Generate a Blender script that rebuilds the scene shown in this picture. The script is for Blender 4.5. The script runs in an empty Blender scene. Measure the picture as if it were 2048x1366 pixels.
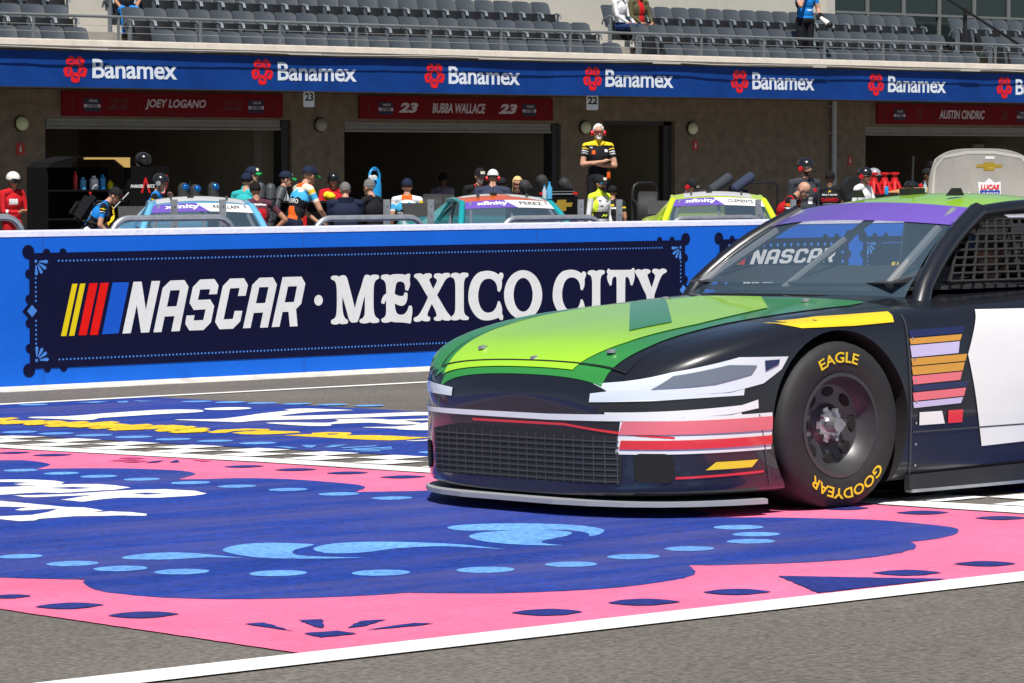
import bpy, bmesh, math, random
import numpy as np
from mathutils import Vector, Matrix, geometry
from mathutils.bvhtree import BVHTree
random.seed(7)
C = bpy.context.scene.collection
SC = bpy.context.scene
rad = math.radians
# ---------------------------------------------------------------- camera, sky, sun, exposure
FPX = 6905.0; TH = rad(39.84); PITCH = rad(2.993)
CAM = Vector((0, -22.26, 1.72))
_f0 = Vector((math.sin(TH), math.cos(TH), 0)); RIGHT = Vector((math.cos(TH), -math.sin(TH), 0)); _u0 = Vector((0, 0, 1))
FWD = _f0*math.cos(PITCH) - _u0*math.sin(PITCH); UPV = _u0*math.cos(PITCH) + _f0*math.sin(PITCH)
cd = bpy.data.cameras.new('camera'); cam = bpy.data.objects.new('camera', cd); C.objects.link(cam)
cd.sensor_width = 36; cd.lens = FPX/2048*36; cd.clip_start = 0.1; cd.clip_end = 2000
cam.matrix_world = Matrix(((RIGHT.x, UPV.x, -FWD.x, CAM.x), (RIGHT.y, UPV.y, -FWD.y, CAM.y), (RIGHT.z, UPV.z, -FWD.z, CAM.z), (0, 0, 0, 1)))
cd.dof.use_dof = False
SC.camera = cam
SUN_DIR = Vector((-0.33, -0.38, 0.86)).normalized()
w = bpy.data.worlds.new('World'); SC.world = w; w.use_nodes = True
nt = w.node_tree; bg = nt.nodes['Background']; sky = nt.nodes.new('ShaderNodeTexSky')
sky.sky_type = 'NISHITA'; sky.sun_disc = False; sky.sun_elevation = math.asin(SUN_DIR.z)
sky.sun_rotation = math.atan2(SUN_DIR.x, SUN_DIR.y); sky.altitude = 2200; sky.dust_density = 2.0
nt.links.new(sky.outputs[0], bg.inputs[0]); bg.inputs[1].default_value = 0.055
sl = bpy.data.lights.new('sun', 'SUN'); sl.energy = 5.0; sl.angle = rad(0.6); sl.color = (1, .955, .88)
so = bpy.data.objects.new('sun', sl); C.objects.link(so); so.rotation_euler = (-SUN_DIR).to_track_quat('-Z', 'Y').to_euler()
so.location = (0, -10, 40)
SC.view_settings.view_transform = 'Standard'; SC.view_settings.look = 'None'; SC.view_settings.exposure = 0.25
SC.view_settings.gamma = 1
# ---------------------------------------------------------------- helpers
def ray(px, py): return FWD + RIGHT*((px-1024)/FPX) - UPV*((py-683)/FPX)
def W(px, py, y=0.0):                       # point of the vertical plane at depth y seen there
    r = ray(px, py); t = (y-CAM.y)/r.y; return CAM + r*t
TS = 0.022                                   # crossfall of the track
def G(px, py):
    r = ray(px, py); t = -(CAM.z + TS*CAM.y)/(r.z + TS*r.y); return CAM + r*t
def gz(y): return -TS*y if y < 0 else -0.010*y
MATS = {}
def lin(c): return tuple((v/12.92 if v <= .04045 else ((v+.055)/1.055)**2.4) for v in c)
def mat(name, col, rough=.6, metal=0.0, spec=.5, var=0.0, scale=8.0, bump=0.0, bscale=60.0, coat=0.0, alpha=None, trans=0.0, detail=4):
    if name in MATS: return MATS[name]
    m = bpy.data.materials.new(name); m.use_nodes = True; n = m.node_tree; b = n.nodes['Principled BSDF']
    b.inputs['Base Color'].default_value = (*col, 1); b.inputs['Roughness'].default_value = rough
    b.inputs['Metallic'].default_value = metal; b.inputs['Specular IOR Level'].default_value = spec
    b.inputs['Coat Weight'].default_value = coat; b.inputs['Coat Roughness'].default_value = .05
    b.inputs['Transmission Weight'].default_value = trans
    if var or bump:
        tc = n.nodes.new('ShaderNodeTexCoord')
    if var:
        t = n.nodes.new('ShaderNodeTexNoise'); t.inputs['Scale'].default_value = scale; t.inputs['Detail'].default_value = detail; t.inputs['Roughness'].default_value = .65
        n.links.new(tc.outputs['Object'], t.inputs['Vector'])
        r = n.nodes.new('ShaderNodeMapRange'); r.inputs[1].default_value = .25; r.inputs[2].default_value = .75
        r.inputs[3].default_value = 1-var; r.inputs[4].default_value = 1+var
        n.links.new(t.outputs['Fac'], r.inputs[0])
        mx = n.nodes.new('ShaderNodeVectorMath'); mx.operation = 'SCALE'; mx.inputs[0].default_value = col
        n.links.new(r.outputs[0], mx.inputs['Scale']); n.links.new(mx.outputs[0], b.inputs['Base Color'])
    if bump:
        t2 = n.nodes.new('ShaderNodeTexNoise'); t2.inputs['Scale'].default_value = bscale; t2.inputs['Detail'].default_value = 3
        n.links.new(tc.outputs['Object'], t2.inputs['Vector'])
        bp = n.nodes.new('ShaderNodeBump'); bp.inputs['Strength'].default_value = bump; bp.inputs['Distance'].default_value = .02
        n.links.new(t2.outputs['Fac'], bp.inputs['Height']); n.links.new(bp.outputs[0], b.inputs['Normal'])
    MATS[name] = m; return m
def tag(o, label=None, cat=None, group=None, kind=None):
    if label: o['label'] = label
    if cat: o['category'] = cat
    if group: o['group'] = group
    if kind: o['kind'] = kind
    return o
def empty(name, loc, label=None, cat=None, group=None, rz=0.0, kind=None):
    o = bpy.data.objects.new(name, None); C.objects.link(o); o.location = loc; o.rotation_euler = (0, 0, rz); o.empty_display_size = .1
    return tag(o, label, cat, group, kind)
def link_mesh(name, me, mats, parent=None):
    o = bpy.data.objects.new(name, me); C.objects.link(o)
    if mats is not None:
        for m in (mats if isinstance(mats, (list, tuple)) else [mats]): me.materials.append(m)
    if parent: o.parent = parent
    return o
def smooth_by_angle(me, ang=38):
    bm = bmesh.new(); bm.from_mesh(me)
    for f in bm.faces: f.smooth = True
    for e in bm.edges:
        e.smooth = not (len(e.link_faces) == 2 and e.calc_face_angle(0) > rad(ang))
    bm.to_mesh(me); bm.free()
def frame_from(d):
    d = d.normalized(); a = Vector((0, 0, 1)) if abs(d.z) < .9 else Vector((1, 0, 0))
    x = d.cross(a).normalized(); y = d.cross(x).normalized(); return x, y
class MB:
    def __init__(s): s.v = []; s.f = []; s.m = []
    def add(s, vs, fs, mi=0):
        o = len(s.v); s.v += [tuple(v) for v in vs]; s.f += [tuple(i+o for i in f) for f in fs]; s.m += [mi]*len(fs); return s
    def box(s, c, d, mi=0, M=None):
        x, y, z = c; a, b, e = d[0]/2, d[1]/2, d[2]/2
        vs = [Vector((x+i*a, y+j*b, z+k*e)) for i in (-1, 1) for j in (-1, 1) for k in (-1, 1)]
        if M: vs = [M @ v for v in vs]
        return s.add(vs, [(0, 1, 3, 2), (4, 6, 7, 5), (0, 4, 5, 1), (2, 3, 7, 6), (0, 2, 6, 4), (1, 5, 7, 3)], mi)
    def bbox(s, a, b, mi=0): return s.box([(a[i]+b[i])/2 for i in range(3)], [abs(b[i]-a[i]) for i in range(3)], mi)
    def tube(s, pts, r, n=10, mi=0, cap=True, closed=False):
        pts = [Vector(p) for p in pts]; k = len(pts); rs = r if isinstance(r, (list, tuple)) else [r]*k
        vs = []; px = None
        for i, p in enumerate(pts):
            if closed: d = pts[(i+1) % k]-pts[i-1]
            else: d = pts[min(i+1, k-1)]-pts[max(i-1, 0)]
            if px is None: x, y = frame_from(d)
            else:
                d = d.normalized(); x = (px-d*px.dot(d)).normalized(); y = d.cross(x)
            px = x
            vs += [p+(x*math.cos(2*math.pi*j/n)+y*math.sin(2*math.pi*j/n))*rs[i] for j in range(n)]
        fs = []
        for i in range(k if closed else k-1):
            a = i*n; b = ((i+1) % k)*n
            fs += [(a+j, a+(j+1) % n, b+(j+1) % n, b+j) for j in range(n)]
        if cap and not closed: fs += [tuple(range(n))[::-1], tuple(range((k-1)*n, k*n))]
        return s.add(vs, fs, mi)
    def lathe(s, prof, n=24, M=None, mi=0, cap=True):      # prof: (r, z) about local z
        vs = []; k = len(prof)
        for r, z in prof:
            vs += [Vector((r*math.cos(2*math.pi*j/n), r*math.sin(2*math.pi*j/n), z)) for j in range(n)]
        if M: vs = [M @ v for v in vs]
        fs = [(i*n+j, i*n+(j+1) % n, (i+1)*n+(j+1) % n, (i+1)*n+j) for i in range(k-1) for j in range(n)]
        if cap and prof[0][0] > 1e-4: fs.append(tuple(range(n))[::-1])
        if cap and prof[-1][0] > 1e-4: fs.append(tuple(range((k-1)*n, k*n)))
        return s.add(vs, fs, mi)
    def ell(s, c, r, M=None, n=14, k=9, mi=0):
        c = Vector(c); vs = []; 
        for i in range(k+1):
            t = math.pi*i/k
            for j in range(n):
                a = 2*math.pi*j/n; vs.append(Vector((r[0]*math.sin(t)*math.cos(a), r[1]*math.sin(t)*math.sin(a), r[2]*math.cos(t))))
        vs = [c+((M @ v) if M else v) for v in vs]
        fs = [(i*n+j, (i+1)*n+j, (i+1)*n+(j+1) % n, i*n+(j+1) % n) for i in range(k) for j in range(n)]
        return s.add(vs, fs, mi)
    def grid(s, fn, nu, nv, mi=0, flip=False):
        vs = [Vector(fn(i/nu, j/nv)) for i in range(nu+1) for j in range(nv+1)]
        fs = []
        for i in range(nu):
            for j in range(nv):
                a = i*(nv+1)+j; q = (a, a+nv+1, a+nv+2, a+1); fs.append(q[::-1] if flip else q)
        return s.add(vs, fs, mi)
    def prism(s, poly, y0, y1, axis='y', mi=0):   # closed polygon (a,b) extruded along axis
        n = len(poly)
        def mk(p, t): return {'y': (p[0], t, p[1]), 'x': (t, p[0], p[1]), 'z': (p[0], p[1], t)}[axis]
        vs = [mk(p, y0) for p in poly]+[mk(p, y1) for p in poly]
        fs = [tuple(range(n)), tuple(range(n, 2*n))[::-1]]+[(i, i+n, (i+1) % n+n, (i+1) % n) for i in range(n)]
        return s.add(vs, fs, mi)
    def build(s, name, mats, parent=None, smooth=None, weld=True, bevel=0):
        me = bpy.data.meshes.new(name); me.from_pydata(s.v, [], s.f); 
        me.polygons.foreach_set('material_index', s.m)
        bm = bmesh.new(); bm.from_mesh(me)
        if weld: bmesh.ops.remove_doubles(bm, verts=bm.verts, dist=1e-5)
        if bevel: bmesh.ops.bevel(bm, geom=[e for e in bm.edges if len(e.link_faces) == 2 and e.calc_face_angle(0) > .6], offset=bevel, segments=2, affect='EDGES', clamp_overlap=True)
        bmesh.ops.recalc_face_normals(bm, faces=bm.faces); bm.to_mesh(me); bm.free()
        if smooth: smooth_by_angle(me, smooth)
        return link_mesh(name, me, mats, parent)
# flat artwork ---------------------------------------------------
def spline(pts, sub=5):                     # closed Catmull-Rom; a third element marks a corner
    n = len(pts); out = []
    for i in range(n):
        p1 = Vector(pts[i][:2]); p2 = Vector(pts[(i+1) % n][:2])
        c1 = len(pts[i]) > 2; c2 = len(pts[(i+1) % n]) > 2
        p0 = p1 if c1 else Vector(pts[i-1][:2]); p3 = p2 if c2 else Vector(pts[(i+2) % n][:2])
        for k in range(sub):
            t = k/sub; a = 2*p1; b = p2-p0; c = 2*p0-5*p1+4*p2-p3; d = -p0+3*p1-3*p2+p3
            out.append(tuple(.5*(a+b*t+c*t*t+d*t*t*t)))
    return out
def ellipse(cx, cy, rx, ry, n=24, a0=0): return [(cx+rx*math.cos(2*math.pi*i/n+a0), cy+ry*math.sin(2*math.pi*i/n+a0)) for i in range(n)]
def flat(shapes):                           # shapes: list of loops or (outer, [holes]); returns verts2d, tris
    V = []; T = []
    for s in shapes:
        outer, holes = (s if isinstance(s, tuple) else (s, []))
        loops = [[Vector((p[0], p[1], 0)) for p in l] for l in [outer]+holes]
        o = len(V)
        for l in loops: V += [(p.x, p.y) for p in l]
        T += [tuple(i+o for i in t) for t in geometry.tessellate_polygon(loops)]
    return V, T
def text2d(s, size=1.0, shear=0.0, off=0.0, sx=1.0, space=1.0, align='CENTER', res=3):
    cu = bpy.data.curves.new('t', 'FONT'); cu.body = s; cu.size = size; cu.shear = shear; cu.offset = off
    cu.space_character = space; cu.align_x = align; cu.resolution_u = res; cu.fill_mode = 'FRONT'
    ob = bpy.data.objects.new('t', cu); me = bpy.data.meshes.new_from_object(ob)
    V = [(v.co.x*sx, v.co.y) for v in me.vertices]; T = [tuple(p.vertices) for p in me.polygons]
    bpy.data.objects.remove(ob); bpy.data.curves.remove(cu); bpy.data.meshes.remove(me)
    return V, T
def shift(vt, dx=0, dy=0, k=1): return [(x*k+dx, y*k+dy) for x, y in vt[0]], vt[1]
def merge(*vts):
    V = []; T = []
    for v, t in vts:
        o = len(V); V += v; T += [tuple(i+o for i in q) for q in t]
    return V, T
def fit(vt, x0, x1, y0, y1):
    xs = [p[0] for p in vt[0]]; ys = [p[1] for p in vt[0]]
    a, b, c, d = min(xs), max(xs), min(ys), max(ys)
    return [(x0+(p[0]-a)/(b-a)*(x1-x0), y0+(p[1]-c)/(d-c)*(y1-y0)) for p in vt[0]], vt[1]
def sheet(name, vt, fn, m, parent=None, up=None):
    me = bpy.data.meshes.new(name); me.from_pydata([tuple(fn(*p)) for p in vt[0]], [], vt[1]); me.update()
    if up is not None:
        bm = bmesh.new(); bm.from_mesh(me)
        bad = [f for f in bm.faces if f.normal.dot(up) < 0]
        bmesh.ops.reverse_faces(bm, faces=bad); bm.to_mesh(me); bm.free()
    return link_mesh(name, me, m, parent)
def decal(name, vt, origin, ux, uy, d, bvh, m, parent, off=.005, step=.025, maxd=1.5):
    """lay flat artwork (u, v) on a surface: rays from origin + ux*u + uy*v along d"""
    bm = bmesh.new(); vs = [bm.verts.new((x, y, 0)) for x, y in vt[0]]
    for t in vt[1]:
        try: bm.faces.new([vs[i] for i in t])
        except ValueError: pass
    xs = [p[0] for p in vt[0]]; ys = [p[1] for p in vt[0]]
    for ax, lo, hi in ((0, min(xs), max(xs)), (1, min(ys), max(ys))):
        k = math.ceil(lo/step)
        while k*step < hi:
            co = [0, 0, 0]; co[ax] = k*step; no = [0, 0, 0]; no[ax] = 1
            bmesh.ops.bisect_plane(bm, geom=bm.verts[:]+bm.edges[:]+bm.faces[:], plane_co=co, plane_no=no, dist=1e-6); k += 1
    dead = []
    d = Vector(d).normalized(); ux = Vector(ux); uy = Vector(uy); origin = Vector(origin)
    for v in bm.verts:
        p = origin+ux*v.co.x+uy*v.co.y
        hit, nor, _, dist = bvh.ray_cast(p, d, maxd)
        if hit is None: dead.append(v); continue
        if nor.dot(d) > 0: nor = -nor
        v.co = hit+nor*off*.5-d*off*.5
    bmesh.ops.delete(bm, geom=dead, context='VERTS')
    bad = [f for f in bm.faces if max(e.calc_length() for e in f.edges) > step*6]
    bmesh.ops.delete(bm, geom=bad, context='FACES')
    for f in bm.faces:
        f.smooth = True
        f.normal_update()
    bmesh.ops.reverse_faces(bm, faces=[f for f in bm.faces if f.normal.dot(d) > 0])
    me = bpy.data.meshes.new(name); bm.to_mesh(me); bm.free()
    return link_mesh(name, me, m, parent)
def bvh_of(o):
    me = o.data; return BVHTree.FromPolygons([v.co for v in me.vertices], [tuple(p.vertices) for p in me.polygons])
def crop(ox, oy, k): return lambda l: [((ox+p[0]*k), (oy+p[1]*k))+tuple(p[2:]) for p in l]
# ---------------------------------------------------------------- ground and painted track
def asphalt(name, c, scale=45):
    m = bpy.data.materials.new(name); m.use_nodes = True; n = m.node_tree; b = n.nodes['Principled BSDF']
    tc = n.nodes.new('ShaderNodeTexCoord'); b.inputs['Roughness'].default_value = .85
    def nz(s, d=5):
        t = n.nodes.new('ShaderNodeTexNoise'); t.inputs['Scale'].default_value = s; t.inputs['Detail'].default_value = d; t.inputs['Roughness'].default_value = .7
        n.links.new(tc.outputs['Object'], t.inputs['Vector']); return t
    fine = nz(scale); big = nz(.6); v = n.nodes.new('ShaderNodeTexVoronoi'); v.inputs['Scale'].default_value = scale*1.3
    n.links.new(tc.outputs['Object'], v.inputs['Vector'])
    r = n.nodes.new('ShaderNodeValToRGB'); e = r.color_ramp.elements
    e[0].position = .3; e[0].color = (c[0]*.38, c[1]*.38, c[2]*.38, 1); e[1].position = .72; e[1].color = (c[0]*1.5, c[1]*1.5, c[2]*1.5, 1)
    n.links.new(fine.outputs['Fac'], r.inputs[0])
    r2 = n.nodes.new('ShaderNodeMapRange'); r2.inputs[1].default_value = .3; r2.inputs[2].default_value = .7; r2.inputs[3].default_value = .82; r2.inputs[4].default_value = 1.15
    n.links.new(big.outputs['Fac'], r2.inputs[0])
    mx = n.nodes.new('ShaderNodeVectorMath'); mx.operation = 'SCALE'; n.links.new(r.outputs[0], mx.inputs[0]); n.links.new(r2.outputs[0], mx.inputs['Scale'])
    n.links.new(mx.outputs[0], b.inputs['Base Color'])
    bp = n.nodes.new('ShaderNodeBump'); bp.inputs['Strength'].default_value = .5; bp.inputs['Distance'].default_value = .008
    n.links.new(v.outputs['Distance'], bp.inputs['Height']); n.links.new(bp.outputs[0], b.inputs['Normal'])
    return m
def roadpaint(name, c, wear=(.12, .11, .11), amt=.12, var=.5, scale=34, speck=.8):
    m = bpy.data.materials.new(name); m.use_nodes = True; n = m.node_tree; b = n.nodes['Principled BSDF']
    tc = n.nodes.new('ShaderNodeTexCoord'); b.inputs['Roughness'].default_value = .72; b.inputs['Specular IOR Level'].default_value = .35
    def nz(s, d=4, sy=1):
        mp = n.nodes.new('ShaderNodeMapping'); mp.inputs['Scale'].default_value = (1, sy, 1)
        t = n.nodes.new('ShaderNodeTexNoise'); t.inputs['Scale'].default_value = s; t.inputs['Detail'].default_value = d; t.inputs['Roughness'].default_value = .7
        n.links.new(tc.outputs['Object'], mp.inputs[0]); n.links.new(mp.outputs[0], t.inputs['Vector']); return t
    fine = nz(scale); tracks = nz(.5, 5, 5); big = nz(1.1, 5)
    r = n.nodes.new('ShaderNodeMapRange'); r.inputs[1].default_value = .3; r.inputs[2].default_value = .7; r.inputs[3].default_value = 1-var; r.inputs[4].default_value = 1+var
    n.links.new(fine.outputs['Fac'], r.inputs[0])
    r0 = n.nodes.new('ShaderNodeMapRange'); r0.inputs[1].default_value = .3; r0.inputs[2].default_value = .7; r0.inputs[3].default_value = .8; r0.inputs[4].default_value = 1.15
    n.links.new(big.outputs['Fac'], r0.inputs[0])
    mu = n.nodes.new('ShaderNodeMath'); mu.operation = 'MULTIPLY'; n.links.new(r.outputs[0], mu.inputs[0]); n.links.new(r0.outputs[0], mu.inputs[1])
    mx = n.nodes.new('ShaderNodeVectorMath'); mx.operation = 'SCALE'; mx.inputs[0].default_value = c; n.links.new(mu.outputs[0], mx.inputs['Scale'])
    mix = n.nodes.new('ShaderNodeMix'); mix.data_type = 'RGBA'
    r2 = n.nodes.new('ShaderNodeMapRange'); r2.inputs[1].default_value = .42; r2.inputs[2].default_value = .78; r2.inputs[4].default_value = amt*2.4
    n.links.new(tracks.outputs['Fac'], r2.inputs[0]); n.links.new(r2.outputs[0], mix.inputs['Factor'])
    n.links.new(mx.outputs[0], mix.inputs['A']); mix.inputs['B'].default_value = (*wear, 1)
    spk = nz(70, 2); r3 = n.nodes.new('ShaderNodeMapRange'); r3.inputs[1].default_value = .66; r3.inputs[2].default_value = .74; r3.inputs[4].default_value = speck
    n.links.new(spk.outputs['Fac'], r3.inputs[0]); mix2 = n.nodes.new('ShaderNodeMix'); mix2.data_type = 'RGBA'; n.links.new(r3.outputs[0], mix2.inputs['Factor'])
    n.links.new(mix.outputs['Result'], mix2.inputs['A']); mix2.inputs['B'].default_value = (*wear, 1)
    n.links.new(mix2.outputs['Result'], b.inputs['Base Color'])
    bp = n.nodes.new('ShaderNodeBump'); bp.inputs['Strength'].default_value = .4; bp.inputs['Distance'].default_value = .006
    n.links.new(fine.outputs['Fac'], bp.inputs['Height']); n.links.new(bp.outputs[0], b.inputs['Normal'])
    return m
m_asph = asphalt('asphalt', (.150, .134, .120)); m_pit = asphalt('pit_concrete', (.20, .185, .165))
gm = MB()
gm.add([(-600, -600, gz(-600)*0+.9), (900, -600, .9), (900, -41, .9), (-600, -41, .9)], [(0, 1, 2, 3)])
gm.add([(-600, -41, .9), (900, -41, .9), (900, 0, 0), (-600, 0, 0)], [(0, 1, 2, 3)])
ground = gm.build('track', m_asph); tag(ground, kind='structure')
pm = MB(); pm.add([(-600, .02, -.012), (900, .02, -.012), (900, 48, -.48), (-600, 48, -.48)], [(0, 1, 2, 3)])
pm.add([(-600, 48, -.48), (900, 48, -.48), (900, 900, -.48), (-600, 900, -.48)], [(0, 1, 2, 3)])
pit = pm.build('pit_lane', m_pit); tag(pit, kind='structure')
blue = roadpaint('paint_blue', (.007, .038, .285), (.15, .12, .22), .22)
navy = roadpaint('paint_navy', (.014, .026, .19), (.10, .08, .12), .05)
pink = roadpaint('paint_pink', (.84, .17, .32), (.50, .10, .20), .12, .16)
lblue = roadpaint('paint_light_blue', (.13, .34, .78), (.1, .2, .5), .08)
white = roadpaint('paint_white', (.84, .84, .82), (.5, .5, .5), .05, .08)
yellow = roadpaint('paint_yellow', (.85, .55, .02), (.5, .4, .1), .08)
dpink = roadpaint('paint_magenta', (.45, .03, .16), (.5, .1, .2), .05)
UPZ = Vector((0, 0, 1))
def on(lv):
    return lambda x, y: (x, y, -TS*y+.0015*lv+.002)
def gpx(l): return [tuple(G(p[0], p[1]).xy)+tuple(p[2:]) for p in l]
def rough_edge(l, rnd, st=.022, am=.003):    # paint edges follow the grain of the asphalt
    out = []
    for i, p in enumerate(l):
        q = l[(i+1) % len(l)]; n = max(1, min(400, int(math.hypot(q[0]-p[0], q[1]-p[1])/st)))
        for k in range(n):
            t = k/n; out.append((p[0]+(q[0]-p[0])*t+rnd.uniform(-am, am), p[1]+(q[1]-p[1])*t+rnd.uniform(-am, am)*1.6))
    return out
def gsh(name, loops, m, lv):
    if name not in ('edge_line', 'blue_field', 'light_blue_flourish'):
        rnd = random.Random(len(name)); loops = [(rough_edge(l[0], rnd), l[1]) if isinstance(l, tuple) else rough_edge(l, rnd) for l in loops]
    return sheet(name, flat(loops), on(lv), m, ground, UPZ)
XL = 10.62 if False else None
def rect(x0, x1, y0, y1): return [(x0, y0), (x1, y0), (x1, y1), (x0, y1)]
def gdots(l): return [ellipse(*_gd(*q)) for q in l]
def _gd(px, py, hw, hh):
    c = G(px, py); a = G(px+hw, py); r = (a-c).length; return (c.x, c.y, r, r, 24)
# start line: white bar and two rows of squares; x runs along the track
def edge(pts):                               # x of a painted edge as a function of y
    q = sorted([(G(*p).y, G(*p).x) for p in pts]); ys = [a[0] for a in q]; xs = [a[1] for a in q]
    return lambda y: float(np.interp(y, ys, xs))
E0 = edge([(0, 897.4), (400, 918.9), (500, 924), (920, 951), (1802, 1013), (2048, 1028.5)])
E1 = edge([(0, 890.5), (400, 911), (500, 915.5), (920, 941), (1900, 1008), (2048, 1015)])
E3 = edge([(0, 871.5), (98, 874.5), (212, 881), (332, 888), (454, 894), (587, 900.5), (724, 907.5), (864, 915), (1500, 948), (2048, 985)])
SQY = (G(98, 874.5).y-G(864, 915).y)/12; YQ = G(724, 907.5).y
ynear = G(1000, 1263.7).y; ynear2 = G(1000, 1285.7).y
yfar = G(150, 803).y
XPN = G(300, 1264).x
gsh('edge_line', [rect(-60, 160, ynear2, ynear), rect(-60, 160, yfar, yfar+.13)], white, 2)
YS_ = list(np.linspace(ynear+.004, yfar-.3, 24))
gsh('pink_field', [[(XPN, YS_[0])]+[(E0(y)-.03, y) for y in YS_]+[(XPN, YS_[-1])]], pink, 1)
XBF = G(500, 805.5).x
gsh('blue_field', [[(E3(y), y) for y in np.linspace(ynear+.3, yfar-.02, 24)]+[(XBF, yfar-.02), (XBF, ynear+.3)]], blue, 1)
YS_ = list(np.linspace(ynear+.02, yfar-.02, 24))
chk = [[(E0(y), y) for y in YS_]+[(E1(y), y) for y in YS_[::-1]]]
for j in range(-30, 30):
    for i in range(2):
        y0 = YQ+j*SQY; y1 = y0+SQY
        if (i+j) % 2 and y0 > ynear+.1 and y1 < yfar-.05:
            fx_ = lambda f, y: E1(y)+.03+(E3(y)-E1(y)-.045)*f
            chk.append([(fx_(i/2, y0), y0), (fx_(i/2+.5, y0), y0), (fx_(i/2+.5, y1), y1), (fx_(i/2, y1), y1)])
gsh('start_line', chk, white, 2)
blob = [(-300, 923), (0, 922), (49, 922.5), (80, 925.6), (100, 930.5), (90, 935), (72, 940, 1), (122, 938.6), (220, 938.3), (293, 939.8), (354, 942.7), (381, 946), (390.6, 949.6), (381, 953.7), (354, 960.5, 1), (415, 960), (488, 958), (586, 960.7), (684, 968), (723, 973), (730, 978), (708, 986, 1), (781, 985), (903, 983), (1030, 990), (1080, 997), (1090, 1003), (1050, 1012, 1), (1200, 1010), (1350, 1018), (1410, 1026), (1420, 1031), (1385, 1037, 1), (1524, 1037), (1594.5, 1038), (1741, 1041.5), (1843.5, 1049.7), (1902, 1056.8), (1918, 1064), (1905, 1073), (1858, 1082), (1820, 1086, 1), (1829, 1090.8), (1832, 1095.7), (1823, 1101.6), (1785, 1111), (1711.7, 1120.6), (1594.5, 1128), (1448, 1132.4), (1375, 1132.8, 1), (1387, 1141.6), (1390, 1147.5), (1378, 1156), (1334, 1165), (1261, 1175), (1173, 1182), (1026.5, 1188.5), (880, 1189), (817, 1188, 1), (685, 1196), (480, 1201), (351.6, 1198.7), (278, 1194), (205, 1185.5), (176, 1175), (166, 1166.4), (171, 1162, 1), (117, 1160.6), (44, 1159), (0, 1157.6), (-300, 1150)]
gsh('blue_cloud', [gpx(spline(blob, 6))], blue, 2)
ld = [(41.5, 943, 33, 0), (123, 949, 34, 0), (197, 955, 36, 0), (284, 961, 36, 0), (381, 968, 38, 0), (474, 975, 38, 0), (576, 981.7, 38, 0), (678, 990.5, 40, 0), (784, 998.8, 40, 0), (41, 1116, 43, 0), (145, 1130.4, 51, 0), (241, 1140.4, 53, 0), (364, 1146.8, 54, 0), (556, 1150, 57, 0), (762, 1149, 58, 0), (971, 1143, 58, 0), (1142, 1132, 52, 0), (1267, 1116.7, 53, 0), (1379, 1100.6, 50, 0), (1502, 1085.8, 49, 0), (1512.5, 1071.7, 48, 0), (1477, 1057.6, 50, 0)]
c0 = crop(0, 1000, .4883); c5 = crop(880, 1020, .293)
fl = [c0([(500, 243), (560, 230), (680, 222), (800, 225), (1000, 244, 1), (850, 242), (700, 250), (540, 250)]),
      c0([(912, 210), (980, 190), (1100, 182), (1270, 187), (1270, 195), (1205, 212), (1210, 230), (1300, 238), (1500, 243, 1), (1300, 247), (1080, 244), (960, 228)]),
      c0([(1283, 207), (1350, 187), (1500, 178), (1700, 180), (1900, 190), (2068, 209, 1), (1950, 202), (1800, 196), (1620, 205), (1500, 220), (1350, 225)]),
      c5([(50, 132), (120, 115), (300, 105), (600, 102), (900, 112), (1060, 130), (1120, 150), (1080, 180), (1015, 190, 1), (1010, 170), (900, 150), (700, 145), (400, 150), (150, 150)]),
      c5([(200, 195), (250, 170), (400, 155), (650, 145), (850, 155), (900, 170), (850, 190), (710, 220), (710, 238), (850, 253, 1), (700, 252), (500, 245), (300, 225)])]
far = [(66, 811, 28, 0), (393, 804.6, 29, 0), (460, 806, 28, 0), (525, 807.8, 29, 0), (594, 809.3, 28, 0), (664, 811, 29, 0), (737.5, 813, 29, 0), (39, 866, 33, 0), (112, 869, 34, 0), (187.5, 872.5, 36, 0), (267, 876, 36, 0), (346.6, 880.5, 35, 0), (430, 884, 35, 0), (516, 888.4, 36, 0), (875.5, 906.4, 38, 0)]
c1 = crop(0, 790, .2441); c2 = crop(480, 790, .2441)
fan = [c1([(625, 68), (780, 60), (900, 58), (780, 72)]), c1([(960, 60), (1050, 55), (1040, 68), (970, 68)]), c1([(1085, 52), (1275, 57), (1150, 61)]),
       c2([(265, 430), (380, 430), (480, 445), (400, 446)]), c2([(500, 420), (630, 420), (590, 440), (540, 438)]), c2([(680, 440), (760, 418), (885, 415), (780, 435)]),
       c2([(820, 440), (1120, 422), (1125, 428), (850, 446)]), c2([(900, 450), (1240, 433), (1250, 440), (950, 455)]), c2([(800, 458), (1250, 448), (1245, 454), (900, 462)]), c2([(930, 466), (1150, 462), (1150, 470), (1000, 471)])]
gsh('light_blue_flourish', gdots(ld)+[gpx(spline(q, 6)) for q in fl]+gdots(far)+[gpx(q) for q in fan], lblue, 3)
nd = [(27, 907.4, 34, 0), (105, 912, 39, 0), (488, 935, 40, 0), (591, 941.4, 42, 0), (695, 948, 43, 0), (806, 956, 46, 0), (912, 965, 48, 0), (20, 1196, 43, 0), (138, 1215, 67, 0), (287, 1233, 70, 0), (1096, 1228, 72, 0), (1286, 1207.7, 73, 0), (1472, 1187, 69, 0), (1814, 1148.6, 69, 0), (1971, 1130.5, 64, 0), (1845, 1027.8, 53, 0), (2002, 1038.6, 53, 0), (1690, 1019, 50, 0)]
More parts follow.
